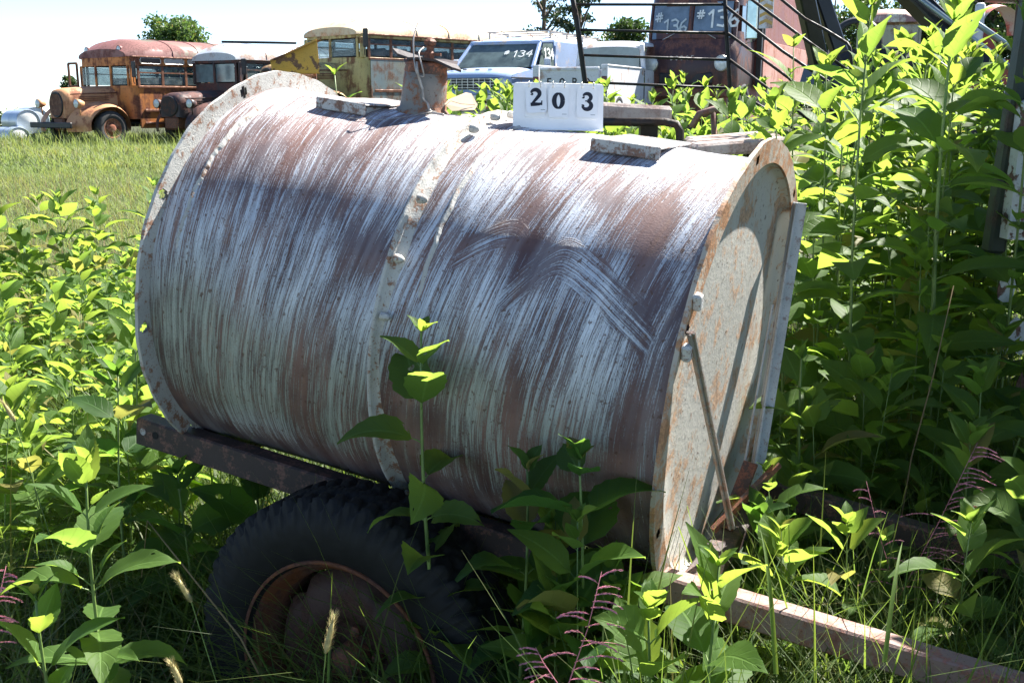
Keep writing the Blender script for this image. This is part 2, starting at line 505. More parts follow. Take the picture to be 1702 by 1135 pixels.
def flange(name, sgn, mat, holes):
    nth, nr = 900, 9
    T = np.linspace(0, 2 * np.pi, nth, endpoint=False)
    RR = np.linspace(RT - .003, .45, nr)
    out = []
    lip = .004
    wob = .0022 * np.sin(T * 3 + 1) + .0014 * np.sin(T * 11) + .0008 * np.sin(T * 37 + sgn)
    V = []; F = []
    def surf(soff, flip):
        base = len(V)
        for j, r_ in enumerate(RR):
            for i, t in enumerate(T):
                rr = r_ + (wob[i] if j == nr - 1 else wob[i] * j / nr)
                V.append((sgn * (.5607 - lip + soff) + .002 * math.sin(t * 5) * (j / nr), -rr * math.sin(t), rr * math.cos(t)))
        for j in range(nr - 1):
            for i in range(nth):
                i2 = (i + 1) % nth
                tm = T[i]; rm = (RR[j] + RR[j + 1]) / 2
                cut = False
                for ht, hr, hw in holes:
                    dt = (tm - ht + np.pi) % (2 * np.pi) - np.pi
                    if (dt * rm) ** 2 + (rm - hr) ** 2 < hw * hw: cut = True
                if cut: continue
                q = (base + j * nth + i, base + j * nth + i2, base + (j + 1) * nth + i2, base + (j + 1) * nth + i)
                F.append(q if flip else q[::-1])
        return base
    b0 = surf(lip if sgn > 0 else lip, sgn > 0); b1 = surf(-lip, sgn < 0)
    for i in range(nth):
        i2 = (i + 1) % nth
        F.append((b0 + (nr - 1) * nth + i, b0 + (nr - 1) * nth + i2, b1 + (nr - 1) * nth + i2, b1 + (nr - 1) * nth + i))
        F.append((b0 + i, b1 + i, b1 + i2, b0 + i2))
    o = np_mesh(name, np.array(V), np.array(F), mat, TR, smooth=False)
    o.location = TL
    return o
hl = [(R(t), .431, .0115) for t in (99, 62, 20, 140, -30, -80)]
hr = [(R(t), .431, .010) for t in (118, 68, 15, 150, -40, -90)]
flange('end_flange', -1, M_CRUST, hl)
flange('end_flange', 1, M_FLANGE, hr)

# recessed heads
for sgn in (-1, 1):
    m = MB()
    ring = [(RT - .004, sgn * .556), (RT - .006, sgn * .542), (RT - .022, sgn * .536), (RT * .7, sgn * .5385), (RT * .35, sgn * .5405), (0.0005, sgn * .541)]
    m.lathe(ring, (0, 0, 0), 'X', 96)
    m.build('tank_head', M_HEAD, TR, TL)

# middle joint ring, bead and bolts
m = MB()
nth = 480
prof = [(-.008, 0), (-.0075, .018), (-.005, .0225), (-.001, .0225), (.0015, .019), (.002, .006), (.010, .003), (.020, .0)]
rows = []
for i in range(nth + 1):
    t = 2 * math.pi * i / nth
    w = .0012 * math.sin(t * 7) + .0006 * math.sin(t * 23 + 1) + .0003 * math.sin(t * 61) + .0002 * rnd.uniform(-1, 1)
    rows.append([ring_verts(-.006 + s_ + w, RT + .0005 + h_ * (1 + w * 50), t) for s_, h_ in prof])
m.grid(rows)
m.build('joint_ring', M_CRUST, TR, TL)
m = MB()
rows = []
for i in range(150):
    t = R(-40 + 118 * i / 149)
    w = .0012 * math.sin(t * 31) + .001 * rnd.uniform(-1, 1)
    fade = min(1, (150 - i) / 20, (i + 1) / 10)
    rows.append([ring_verts(.062 + k * .0055 + w, RT - .001 + hh * fade, t) for k, hh in ((-1, 0), (-.5, .004), (0, .0062), (.5, .004), (1, 0))])
m.grid(rows); m.build('weld_bead', M_CRUST, TR, TL)
m = MB()
rows = []
for i in range(120):
    t = R(14 + 66 * i / 119)
    w = .0014 * math.sin(t * 29) + .0012 * rnd.uniform(-1, 1)
    fade = min(1, (120 - i) / 14, (i + 1) / 14)
    rows.append([ring_verts(-.497 + k * .0065 + w, RT + hh * fade, t) for k, hh in ((-1, 0), (-.5, .006), (0, .009), (.5, .006), (1, 0))])
m.grid(rows); m.build('weld_bead', M_CRUST, TR, TL)
for th in (-2, 8, 20, 49.5, 66, 80.5, 113, -30, -70, 140):
    t = R(th)
    m = MB(); rr = RT + .0165
    rad = .0072 + rnd.uniform(0, .002)
    M3 = Matrix.Rotation(0, 3, 'X')
    m.lathe([(rad, 0), (rad * 1.05, .004), (rad * .95, .012), (rad * .55, .0175), (0.0003, .019)], ring_verts(.003, rr, t), 'X', 9)
    m.build('bolt', M_CRUST, TR, TL)

# saddles on top: two upturned channel brackets
for c, w, hh, nm in (((-.312, -.005), .130, .125, 0), ((.312, -.012), .135, .125, 1)):
    x, y = c
    b = MB(); z = RT - .0065
    t = .004
    b.box((x, y, z + .0095), (w, hh * 1.9, t), Matrix.Rotation(R(-4 if nm == 0 else 3), 3, 'Z'), .0015)
    rz = Matrix.Rotation(R(-4 if nm == 0 else 3), 3, 'Z')
    for sy in (-1, 1):
        off = rz @ Vector((0, sy * (hh * .95 - .002), -.008))
        b.box(Vector((x, y, z + .0085)) + off, (w, t, .024), rz, .0015)
    if nm == 0:
        for sx in (-1, 1):
            off = rz @ Vector((sx * (w / 2 - .012), 0, -.006))
            b.box(Vector((x, y, z + .0045)) + off, (.004, hh * 1.8, .012), rz, .001)
    b.build('top_bracket', M_CRUSTW, TR, TL)
    k = MB()
    off = rz @ Vector((w * (.40 if nm else -.42), -(hh * .95 + .0005), -.010))
    k.lathe([(.0045, -.002), (.0045, .0006), (.0002, .0008)], Vector((x, y, z + .0045)) + off, 'Y', 12)
    k.build('bolt_hole_disc', M_DARK if nm else M_CRUSTW, TR, TL)  # flat disc on the face; the black one paints a hole's shade

# filler neck with collar, broken lid, bolt and wire
px_, py_ = -.190, -.005
m = MB()
prof = [(.058, -.012), (.056, .0), (.050, .006), (.0485, .02), (.047, .05), (.0455, .078), (.043, .079), (.043, .03)]
P = []
for r_, h_ in prof:
    P.append([(px_ + (r_ + .001 * math.sin(5 * a)) * math.cos(a), py_ + r_ * math.sin(a), RT + h_ + (.004 * math.cos(a) * 0)) for a in [2 * math.pi * k / 40 for k in range(40)]])
m.grid(P, closed=True)
m.build('filler_neck', crusty('neck_paint', (.22, .21, .19), (.13, .055, .028), .5, .4, 20), TR, TL)
m = MB()
P = []
for k in range(41):
    a = 2 * math.pi * k / 40
    w = .004 * math.sin(7 * a) + rnd.uniform(-.0015, .0015)
    P.append([(px_ + r_ * math.cos(a) * (1 + w * 6), py_ + r_ * math.sin(a), RT + h_ + w * .4) for r_, h_ in ((.040, .072), (.046, .079), (.0435, .090), (.050, .099), (.044, .103), (.02, .104))])
m.grid(P); m.build('neck_collar', M_RUSTY, TR, TL)
m = MB()
outl = [(-.088, -.012), (-.06, -.030), (-.035, -.026), (-.02, -.048), (.02, -.052), (.045, -.04), (.085, -.030), (.098, -.010), (.07, .015), (.05, .05), (.01, .058), (-.03, .05), (-.06, .03), (-.085, .008)]
tl = Matrix.Rotation(R(7), 3, 'Y')
m.prism(outl, .005, lambda u, v, w: tuple(Vector((px_, py_, RT + .104)) + tl @ Vector((u * .92, v, w + .006 * math.sin(u * 40)))))
m.build('lid_plate', crusty('lid_rust', (.045, .034, .034), (.03, .02, .018), .5), TR, TL)
m = MB()
m.lathe([(.012, .108), (.012, .120), (.008, .124), (.0075, .134), (.014, .136), (.015, .144), (.009, .149), (.0003, .150)], (px_ + .004, py_, RT), 'Z', 6, smooth=False)
m.bar((px_ - .03, py_ - .006, RT + .116), (px_ + .03, py_ + .004, RT + .119), .008, .006)
m.build('lid_bolt', M_RUSTY, TR, TL)
m = MB()
def wire(pts, r_):
    # smooth a few points
    P = [Vector(p) for p in pts]; out = []
    for i in range(len(P) - 1):
        p0, p1, p2, p3 = P[max(i - 1, 0)], P[i], P[i + 1], P[min(i + 2, len(P) - 1)]
        for k in range(6):
            t = k / 6
            out.append(.5 * ((2 * p1) + (-p0 + p2) * t + (2 * p0 - 5 * p1 + 4 * p2 - p3) * t * t + (-p0 + 3 * p1 - 3 * p2 + p3) * t ** 3))
    out.append(P[-1]); return out
q = RT
wr = wire([(px_ - .02, -.02, q + .18), (px_ - .013, -.045, q + .15), (px_ - .004, -.056, q + .12), (px_ + .004, -.060, q + .095), (px_ + .012, -.062, q + .078), (px_ + .026, -.058, q + .073), (px_ + .022, -.062, q + .095), (px_ + .010, -.058, q + .118), (px_ + .004, -.03, q + .13)], 1)
m.tube(wr, .0016, 6)
wr = wire([(px_ + .006, -.056, q + .10), (px_ + .012, -.062, q + .085), (px_ + .020, -.058, q + .06), (px_ + .026, -.056, q + .045), (px_ + .029, -.056, q + .028), (px_ + .036, -.050, q + .020), (px_ + .046, -.05, q + .004), (px_ + .075, -.045, q + .001)], 1)
m.tube(wr, .0028, 6)
wr = wire([(px_ + .05, -.05, q + .005), (px_ + .02, -.10, q - .009), (px_ - .03, -.14, q - .022), (px_ - .09, -.15, q - .025)], 1)
m.tube(wr, .0008, 5)
m.build('wire', plain('wire_steel', (.33, .31, .29), .5, .6, .3, 60), TR, TL)

# frame rails (long angle irons), tongue and cross members
for sy in (-1, 1):
    m = MB(); y = sy * .300
    m.box((-.075, y, -.365), (1.23, .006, .060), None, .002)
    m.box((-.075, y - sy * .022, -.3365), (1.23, .044, .006), None, .002)
    for hx in (-.665, -.625):
        pass
    m.build('frame_rail', M_RAIL, TR, TL)
    for hx in (-.668, -.632):
        k = MB(); k.lathe([(.0085, -.0006), (.0085, .0006)], (hx, y - .0038, -.360), 'Y', 14)
        k.lathe([(.0002, -.0002), (.0085, -.0002)], (hx, y - .0036, -.360), 'Y', 14)
        k.build('rail_hole_disc', M_DARK if hx > -.65 else M_CRUSTW, TR, TL)  # flat discs, the black one painted as the shade in a hole
    m = MB()
    m.bar((.540, y, -.334), (1.62, sy * .235, -.352), .046, .052, (0, 0, 1), .004)
    m.build('tongue_beam', M_TONGUE if sy < 0 else M_RAIL, TR, TL)  # far beam takes the darker brown so it looks shaded
m = MB()
m.box((.60, 0, -.362), (.05, .548, .04), None, .003)
m.build('cross_member', M_RAIL, TR, TL)
m = MB(); m.box((-.56, 0, -.362), (.04, .588, .04), None, .003)
m.build('cross_member', M_RAIL, TR, TL)
hubl0 = -.02
m = MB(); m.box((0, 0, -.415), (.05, .60, .045), None, .004); m.box((hubl0, 0, -.60), (.045, .80, .045), None, .004)
for sy in (-1, 1):
    m.bar((hubl0 + .02, sy * .30, -.60), (-.02, sy * .30, -.40), .03, .03)
m.build('axle', M_RUSTY, TR, TL)
# props between flange and tongue
m = MB(); m.bar((.575, -.432, .165), (.615, -.05, -.300), .014, .005, (1, 0, 0), .001); m.bar((.575, -.432, .165), (.617, -.05, -.300), .004, .014, (1, 0, 0)); m.build('brace', M_STRAP, TR, TL)
m = MB(); m.bar((.570, .265, .312), (.600, .165, -.290), .040, .005, (1, .3, 0), .001); m.bar((.574, .285, .312), (.604, .185, -.290), .005, .03, (1, .3, 0), .001); m.build('brace', M_IRON, TR, TL)
m = MB(); m.bar((.568, .22, .10), (.585, .13, -.30), .012, .004, (1, .3, 0), .001); m.build('brace', M_IRON, TR, TL)
m = MB(); m.bar((.575, -.02, -.33), (.66, .10, -.20), .012, .012); m.bar((.59, .03, -.34), (.60, .12, -.22), .03, .008); m.build('rusty_bracket', M_RUSTY, TR, TL)
# lugs on the near edge of the right flange
for th, sx in ((62, .566), (73, .570)):
    m = MB(); p = Vector(ring_verts(sx, .437, R(th)))
    m.box(p, (.016, .018, .03), Matrix.Rotation(R(20), 3, 'X'), .004); m.build('lug', M_CRUSTW, TR, TL)

# wheels
def make_wheel(sy):
    w = bpy.data.objects.new('wheel', None); COL.objects.link(w); w.parent = TR
    nA, TRr = 720, .344
    W = .165
    prof = []   # (y from outer face, r)
    side = [(.016, .212), (.008, .222), (.001, .245), (-.004, .270), (-.003, .295), (.006, .320), (.016, .333)]
    tread = [(.022 + (W - .044) * k / 16, TRr) for k in range(17)]
    back = [(W - a, b) for a, b in side[::-1]]
    prof = side + tread + back
    A = np.linspace(0, 2 * np.pi, nA, endpoint=False)
    V = []
    for j, (yy, rr) in enumerate(prof):
        ph = A * 58 / (2 * np.pi)
        u = (yy - W / 2) / (W / 2)
        lug = ((ph + abs(u) * 1.1 * np.sign(u) + .35 * np.sin(u * 7)) % 1.0)
        dip = (sstep(.50, .58, lug) - sstep(.90, .98, lug))
        if rr >= .318:
            rad = rr - .010 * dip * min(1, .35 + abs(u)) - (.006 if abs(abs(u) - .25) < .05 else 0)
        else:
            rad = np.full_like(A, rr)
        V.append(np.stack([rad * np.cos(A), np.full_like(A, yy), rad * np.sin(A)], -1))
    V = np.concatenate(V); I = np.arange(len(prof) * nA).reshape(len(prof), nA); J = np.roll(I, -1, 1)
    F = np.stack([I[:-1], J[:-1], J[1:], I[1:]], -1).reshape(-1, 4)
    if sy > 0: V[:, 1] *= -1
    np_mesh('tyre', V, F, M_RUBBER, w)
    f = 1 if sy < 0 else -1
    m = MB()
    m.lathe([(.217, f * .004), (.223, f * .002), (.2245, f * .008), (.218, f * .014), (.205, f * .020), (.200, f * .045), (.188, f * .055), (.184, f * .085), (.184, f * .15)], (0, 0, 0), 'Y', 72)
    m.build('rim', M_RIM, w)
    m = MB(); n = 96; rows = []
    for r_, d_ in ((.178, .082), (.165, .060), (.150, .050), (.110, .046), (.090, .052), (.078, .075), (.030, .078), (.0005, .078)):
        rows.append([(r_ * (1 - .10 * max(0, math.cos(5 * a)) ** 6 * (r_ > .16)) * math.cos(a), f * d_, r_ * (1 - .10 * max(0, math.cos(5 * a)) ** 6 * (r_ > .16)) * math.sin(a)) for a in [2 * math.pi * k / n for k in range(n)]])
    m.grid(rows, closed=True); m.build('wheel_disc', weathered('brown_wheel_disc', (.07, .038, .032), (.05, .022, .015), .5, 9, rough=.7), w)
    m = MB(); m.lathe([(.034, f * .078), (.034, f * .035), (.026, f * .026), (.0004, f * .024)], (0, 0, 0), 'Y', 24); m.build('hub', M_RUSTY, w)
    for k in range(5):
        a = 2 * math.pi * k / 5 + .3
        m = MB(); m.lathe([(.012, f * .078), (.012, f * .060), (.006, f * .056), (.0003, f * .056)], (.058 * math.cos(a), 0, .058 * math.sin(a)), 'Y', 6, smooth=False); m.build('lug_nut', M_RUSTY, w)
    return w
wh = make_wheel(-1)
# hub centre: -0.09 along, 0.481 out, 0.383 m above datum
hubw = Vector((MID.x - .09 * FD.x + .481 * FN.x, MID.y - .09 * FD.y + .481 * FN.y, .383))
hubl = FRAME.transposed() @ (hubw - MID)
wh.location = (hubl.x + .012, hubl.y, hubl.z + C0)
wh2 = make_wheel(1)
wh2.location = (hubl.x, -hubl.y, hubl.z + C0)

# ------------------------------------------------------------------ glyph strokes (own lettering)
GL = {
 '1': [[(.1, .78), (.35, 1), (.35, 0)]],
 '3': [[(.0, .9), (.3, 1.0), (.58, .82), (.5, .58), (.22, .53), (.52, .48), (.62, .24), (.4, .02), (.0, .1)]],
 '4': [[(.5, 1), (.0, .35), (.7, .38)], [(.5, .75), (.45, .0)]],
 '6': [[(.5, 1), (.18, .7), (.05, .3), (.2, .02), (.48, .06), (.58, .3), (.38, .48), (.1, .35)]],
 '#': [[(.25, 1), (.15, .2)], [(.55, 1), (.45, .2)], [(.0, .72), (.72, .76)], [(-.03, .42), (.7, .48)]],
 'F': [[(.55, 1), (.08, 1), (.08, 0)], [(.08, .52), (.45, .52)]],
 'O': [[(.35, 1), (.1, .85), (.03, .5), (.1, .15), (.35, 0), (.6, .15), (.67, .5), (.6, .85), (.35, 1)]],
 'R': [[(.08, 0), (.08, 1), (.45, .98), (.58, .76), (.45, .53), (.08, .5)], [(.35, .5), (.62, 0)]],
 'D': [[(.08, 0), (.08, 1), (.4, .95), (.62, .7), (.64, .35), (.42, .05), (.08, 0)]],
 'G': [[(.62, .85), (.38, 1), (.1, .82), (.04, .45), (.15, .1), (.42, 0), (.64, .15), (.64, .45), (.4, .45)]],
 'E': [[(.58, 1), (.08, 1), (.08, 0), (.6, 0)], [(.08, .52), (.48, .52)]],
}
def write(mb, text, place, h, w, gap=.9, wob=0.0, t=.0015):
    """strokes of width w (of height 1) laid by place(u, v, out)"""
    x = 0
    for ch in text:
        if ch != ' ':
            for st in GL[ch]:
                pts = [(x + u + rnd.uniform(-wob, wob), v + rnd.uniform(-wob, wob)) for u, v in st]
                for i in range(len(pts) - 1):
                    (a, b), (c, d) = pts[i], pts[i + 1]
                    L = math.hypot(c - a, d - b) or 1
                    nx, ny = -(d - b) / L * w / 2, (c - a) / L * w / 2
                    ex, ey = (c - a) / L * w * .35, (d - b) / L * w * .35
                    o_ = t * (1 + .05 * (i % 3))
                    q = [(a - ex + nx, b - ey + ny), (a - ex - nx, b - ey - ny), (c + ex - nx, d + ey - ny), (c + ex + nx, d + ey + ny)]
                    mb.add([place(u * h, v * h, o_) for u, v in q], [(0, 1, 2, 3)])
        x += gap
    return x * h

# ------------------------------------------------------------------ number sign on the tank
M_SIGN = plain('white_plastic', (.88, .88, .88), .38, 0, .03, 20)
M_CARD = plain('white_card', (.86, .87, .88), .55, 0, .02, 20)
M_INK = plain('black_ink', (.012, .013, .022), .5)
M_RING = plain('steel_ring', (.6, .58, .5), .3, .9)
sgp = MID + FRAME @ Vector((.050, -.055, .403))
S = thing('number_sign', 'white plastic flip-card stand reading 203 standing on top of the tank', 'number sign', sgp, 0)
SW, SH = .181, .094
lean = R(13)
def sp3(u, v, w):      # u right, v up the panel, w out of its face (towards the camera)
    return (u, -w * math.cos(lean) + v * math.sin(lean), v * math.cos(lean) + w * math.sin(lean))
def rrect(w, h, r, n=5, x0=0, y0=0):
    P = []
    for cx, cy, a0 in ((w - r, r, -90), (w - r, h - r, 0), (r, h - r, 90), (r, r, 180)):
        for k in range(n + 1):
            a = R(a0 + 90 * k / n); P.append((x0 + cx + r * math.cos(a), y0 + cy + r * math.sin(a)))
    return P
m = MB(); m.prism(rrect(SW, SH, .007), .003, lambda u, v, w: sp3(u, v, w - .003))
m.build('front_panel', M_SIGN, S)
m = MB(); m.prism(rrect(SW, SH, .007), .003, lambda u, v, w: (u, .050 - (v / SH) * .026 + w, v * .985))
m.build('rear_panel', M_SIGN, S)
m = MB(); m.box((SW / 2, .022, .0012), (SW, .062, .0026), None, .001); m.build('base_panel', M_SIGN, S)
S.rotation_euler = (0, R(1.2), 0)
def vstroke(mb, pts, place, z):
    """variable-width stroke; pts (u, v, halfwidth)"""
    L = []; n = len(pts)
    for i, (u, v, w) in enumerate(pts):
        a = pts[max(i - 1, 0)]; b = pts[min(i + 1, n - 1)]
        dx, dy = b[0] - a[0], b[1] - a[1]; l = math.hypot(dx, dy) or 1
        L.append((u - dy / l * w, v + dx / l * w)); L.append((u + dy / l * w, v - dx / l * w))
    V = [place(u, v, z) for u, v in L]
    mb.add(V, [(2 * i, 2 * i + 1, 2 * i + 3, 2 * i + 2) for i in range(n - 1)])
def arcp(cx, cy, rx, ry, a0, a1, w0, w1, n=14, wm=None):
    out = []
    for k in range(n + 1):
        t = k / n; a = R(a0 + (a1 - a0) * t)
        w = w0 + (w1 - w0) * t
        if wm is not None: w = w + (wm - (w0 + w1) / 2) * math.sin(math.pi * t)
        out.append((cx + rx * math.cos(a), cy + ry * math.sin(a), w))
    return out
DIG = {
 '2': [arcp(.34, .70, .24, .22, 165, -38, .05, .10, wm=.115) + [(.36, .38, .085), (.14, .16, .06), (.10, .10, .05)], [(.04, .10, .10), (.30, .10, .105), (.50, .09, .085), (.66, .11, .06)], [(.64, .02, .04), (.68, .28, .035)], [(.13, .72, .085), (.17, .66, .07), (.17, .62, .03)]],
 '0': [arcp(.36, .5, .235, .40, 0, 360, .10, .10, 40)],
 '3': [arcp(.34, .73, .22, .20, 160, -75, .05, .075, wm=.11), arcp(.34, .28, .25, .225, 85, -165, .06, .05, wm=.125, n=18), [(.12, .74, .085), (.16, .70, .08), (.18, .66, .03)], [(.11, .22, .09), (.15, .27, .085), (.17, .31, .03)], [(.25, .52, .03), (.40, .515, .04)]],
}
DIG['0'] = [[(u, v, .055 + .075 * abs(math.cos(math.atan2((v - .5) / .40, (u - .36) / .235)))) for u, v, w in DIG['0'][0]]]
for k, (cx, ch, rot, lift) in enumerate(((.022, '2', 5, .006), (.070, '0', 0, .002), (.128, '3', -1, .002))):
    cw, chh = .041, .062
    y0 = .026 + (.006 if k == 0 else 0)
    ca, sa = math.cos(R(rot)), math.sin(R(rot))
    def pl(u, v, w, cx=cx, y0=y0, ca=ca, sa=sa, cw=cw, chh=chh, lift=lift):
        du, dv = u - cw / 2, v - chh
        curl = lift * max(0, (1 - v / chh)) ** 2
        return sp3(cx + cw / 2 + du * ca - dv * sa, y0 + chh + du * sa + dv * ca, w + curl + .0022)
    # pack of cards under the top one
    m = MB(); m.prism(rrect(cw, chh, .004), .0022, lambda u, v, w: sp3(cx + u + .001, y0 + v - (.007 if k == 0 else .0025), w + .0002))
    m.build('card_stack', M_CARD, S)
    m = MB(); nn = 10
    out = rrect(cw, chh, .004)
    rows = []
    for i in range(nn + 1):
        v = chh * i / nn; ins = 0
        if v < .004: ins = .004 - math.sqrt(max(0, .004 ** 2 - (.004 - v) ** 2))
        if v > chh - .004: ins = .004 - math.sqrt(max(0, .004 ** 2 - (v - chh + .004) ** 2))
        rows.append([pl(ins, v, .0006), pl(cw / 2, v, .0006), pl(cw - ins, v, .0006)])
    m.grid(rows); card = m.build('number_card', M_CARD, S)
    m = MB(); dh = .036; ox, oy = cw * .5 - .36 * dh, .0145
    for st in DIG[ch]:
        vstroke(m, [(ox + u * dh, oy + v * dh, w * dh) for u, v, w in st], pl, .0011)
    m.box(pl(cw * .80, .0055, .0010), (.009, .0002, .0007))
    m.build('digit', M_INK, card)
    for rx in (.009, .032):
        m = MB(); c = Vector(sp3(cx + rx, SH - .003, .001))
        P = [c + Vector((0, -.0065 * math.cos(a) * 1.0, .0065 * math.sin(a))) for a in [2 * math.pi * j / 20 for j in range(21)]]
        m.tube(P, .0009, 6, False); m.build('ring', M_RING, S)

# paper tag wired to the filler neck
M_TAGP = plain('manila_paper', (.52, .40, .28), .8, 0, .06, 30)
tgp = MID + FRAME @ Vector((-.125, -.02, RT + .004))
T_ = thing('paper_tag', 'blank buff paper tag wired to the filler neck', 'tag', tgp)
m = MB()
tn = Matrix.Rotation(R(-52), 3, 'X')
ol = [(-.004, .012), (.004, .030), (.040, .055), (.052, .050), (.066, .010), (.060, -.006), (.012, -.008)]
m.prism(ol, .0006, lambda u, v, w: tuple(tn @ Vector((u, w - .25 * (u - .03) ** 2 * 8, v))))
m.build('card', M_TAGP, T_, (0, .012, .008))
m = MB(); m.tube([(-.03, -.02, .01), (-.005, 0, .012), (.01, .008, .024), (.03, .012, .018), (.06, .016, .016)], .0006, 5); m.build('string', plain('string_dark', (.1, .09, .08), .8), T_)
# ------------------------------------------------------------------ ground
def ground():
    xs = np.concatenate([-np.geomspace(700, 6, 26), np.linspace(-5.8, 5.8, 70), np.geomspace(6, 700, 26)])
    ys = np.concatenate([np.linspace(-6, 12, 70), np.geomspace(12.4, 900, 70)])
    X, Y = np.meshgrid(xs, ys, indexing='ij')
    V = np.stack([X, Y, terr(X, Y)], -1).reshape(-1, 3)
    I = np.arange(len(xs) * len(ys)).reshape(len(xs), len(ys))
    F = np.stack([I[:-1, :-1], I[1:, :-1], I[1:, 1:], I[:-1, 1:]], -1).reshape(-1, 4)
    N = NT('grassy_soil'); o = N.obj()
    a = N.noise(o, 1.3, 6, .65); b = N.noise(o, 28, 4, .7); c = N.noise(o, .25, 3)
    col = N.mix(N.ramp(a, .38, .62), (.030, .042, .014), (.060, .070, .028))
    col = N.mix(N.ramp(b, .42, .62), col, (.030, .026, .016))
    col = N.mix(N.math('MULTIPLY', N.ramp(c, .4, .6), .4), col, (.085, .09, .035))
    m = N.done(N.bsdf(col, .9, 0, N.bump(N.math('ADD', b, a), .6, .05), .2))
    o = np_mesh('ground', V, F, m)
    tag(o, kind='structure')
ground()

def px(xp, yp, Y):
    """a point seen at (xp, yp) of the 1702 px wide frame and lying at distance Y, used while laying out the field"""
    c, s = math.cos(PITCH), math.sin(PITCH)
    vx = (xp - 851) / 1800; vy = -(yp - 567.5) / 1800
    d = Vector((vx, c + vy * s, -s + vy * c))
    return Vector((0, 0, 1.45)) + d * (Y / d.y)

# ------------------------------------------------------------------ scrapped vehicles
M_GLASS = plain('dusty_glass', (.10, .15, .17), .12, 0, .25, 3, .9)
def clear_glass(name, tint=(.55, .66, .70), mixf=.45):
    N = NT(name); o = N.obj()
    a = N.noise(o, 5, 4)
    g = N.n('ShaderNodeBsdfTransparent'); g.inputs[0].default_value = (*tint, 1)
    s = N.bsdf(N.mix(N.ramp(a, .4, .7), (.16, .22, .24), (.32, .38, .38)), .15, 0, None, .8)
    mx = N.n('ShaderNodeMixShader', ins={0: N.math('ADD', N.math('MULTIPLY', a, .4), mixf - .2, clamp=True)})
    N.t.links.new(g.outputs[0], mx.inputs[1]); N.t.links.new(s, mx.inputs[2])
    return N.done(mx.outputs[0])
M_SEEG = clear_glass('old_window_glass', (.80, .86, .88), .32)
M_TRANS = plain('painted_over_glass', (.42, .40, .38), .4)
M_TYRE2 = plain('perished_tyre', (.045, .045, .047), .85, 0, .3, 20)
M_CHROME = plain('dull_chrome', (.45, .45, .43), .35, .8, .3, 10)
M_LENS = plain('lamp_lens', (.62, .66, .66), .15, 0, .15, 20, .9)
M_BLACKM = plain('black_metal', (.018, .018, .02), .55, 0, .4, 8)
M_CHALK = plain('window_chalk', (.75, .78, .78), .8)
M_SEAT = plain('seat_vinyl', (.06, .05, .045), .7)

def v_wheel(parent, x, y, z, r, w, side, mt=None, rim=None):
    e = bpy.data.objects.new('wheel', None); COL.objects.link(e); e.parent = parent; e.location = (x, y, z)
    m = MB(); h = w / 2
    m.lathe([(r * .56, -h * .8), (r * .62, -h), (r * .80, -h * 1.04), (r * .95, -h * .86), (r, -h * .6), (r, h * .6), (r * .95, h * .86), (r * .80, h * 1.04), (r * .62, h), (r * .56, h * .8)], (0, 0, 0), 'Y', 40)
    m.build('tyre', mt or M_TYRE2, e)
    m = MB(); s = side
    m.lathe([(r * .60, s * h * .86), (r * .56, s * h * .95), (r * .52, s * h * .8), (r * .46, s * h * .3), (r * .30, s * h * .35), (r * .22, s * h * .9), (r * .12, s * h * 1.0), (.001, s * h * 1.0)], (0, 0, 0), 'Y', 24)
    for k in range(6):
        a = k * math.pi / 3
        m.lathe([(.03 * r / .45, s * h * .5), (.03 * r / .45, s * h * .62), (.001, s * h * .62)], (r * .38 * math.cos(a), 0, r * .38 * math.sin(a)), 'Y', 6)
    m.build('rim', rim or M_RIMB, e)
    return e
M_RIMB = weathered('rusted_truck_rim', (.42, .22, .16), (.16, .06, .035), .6, 7, rough=.8)

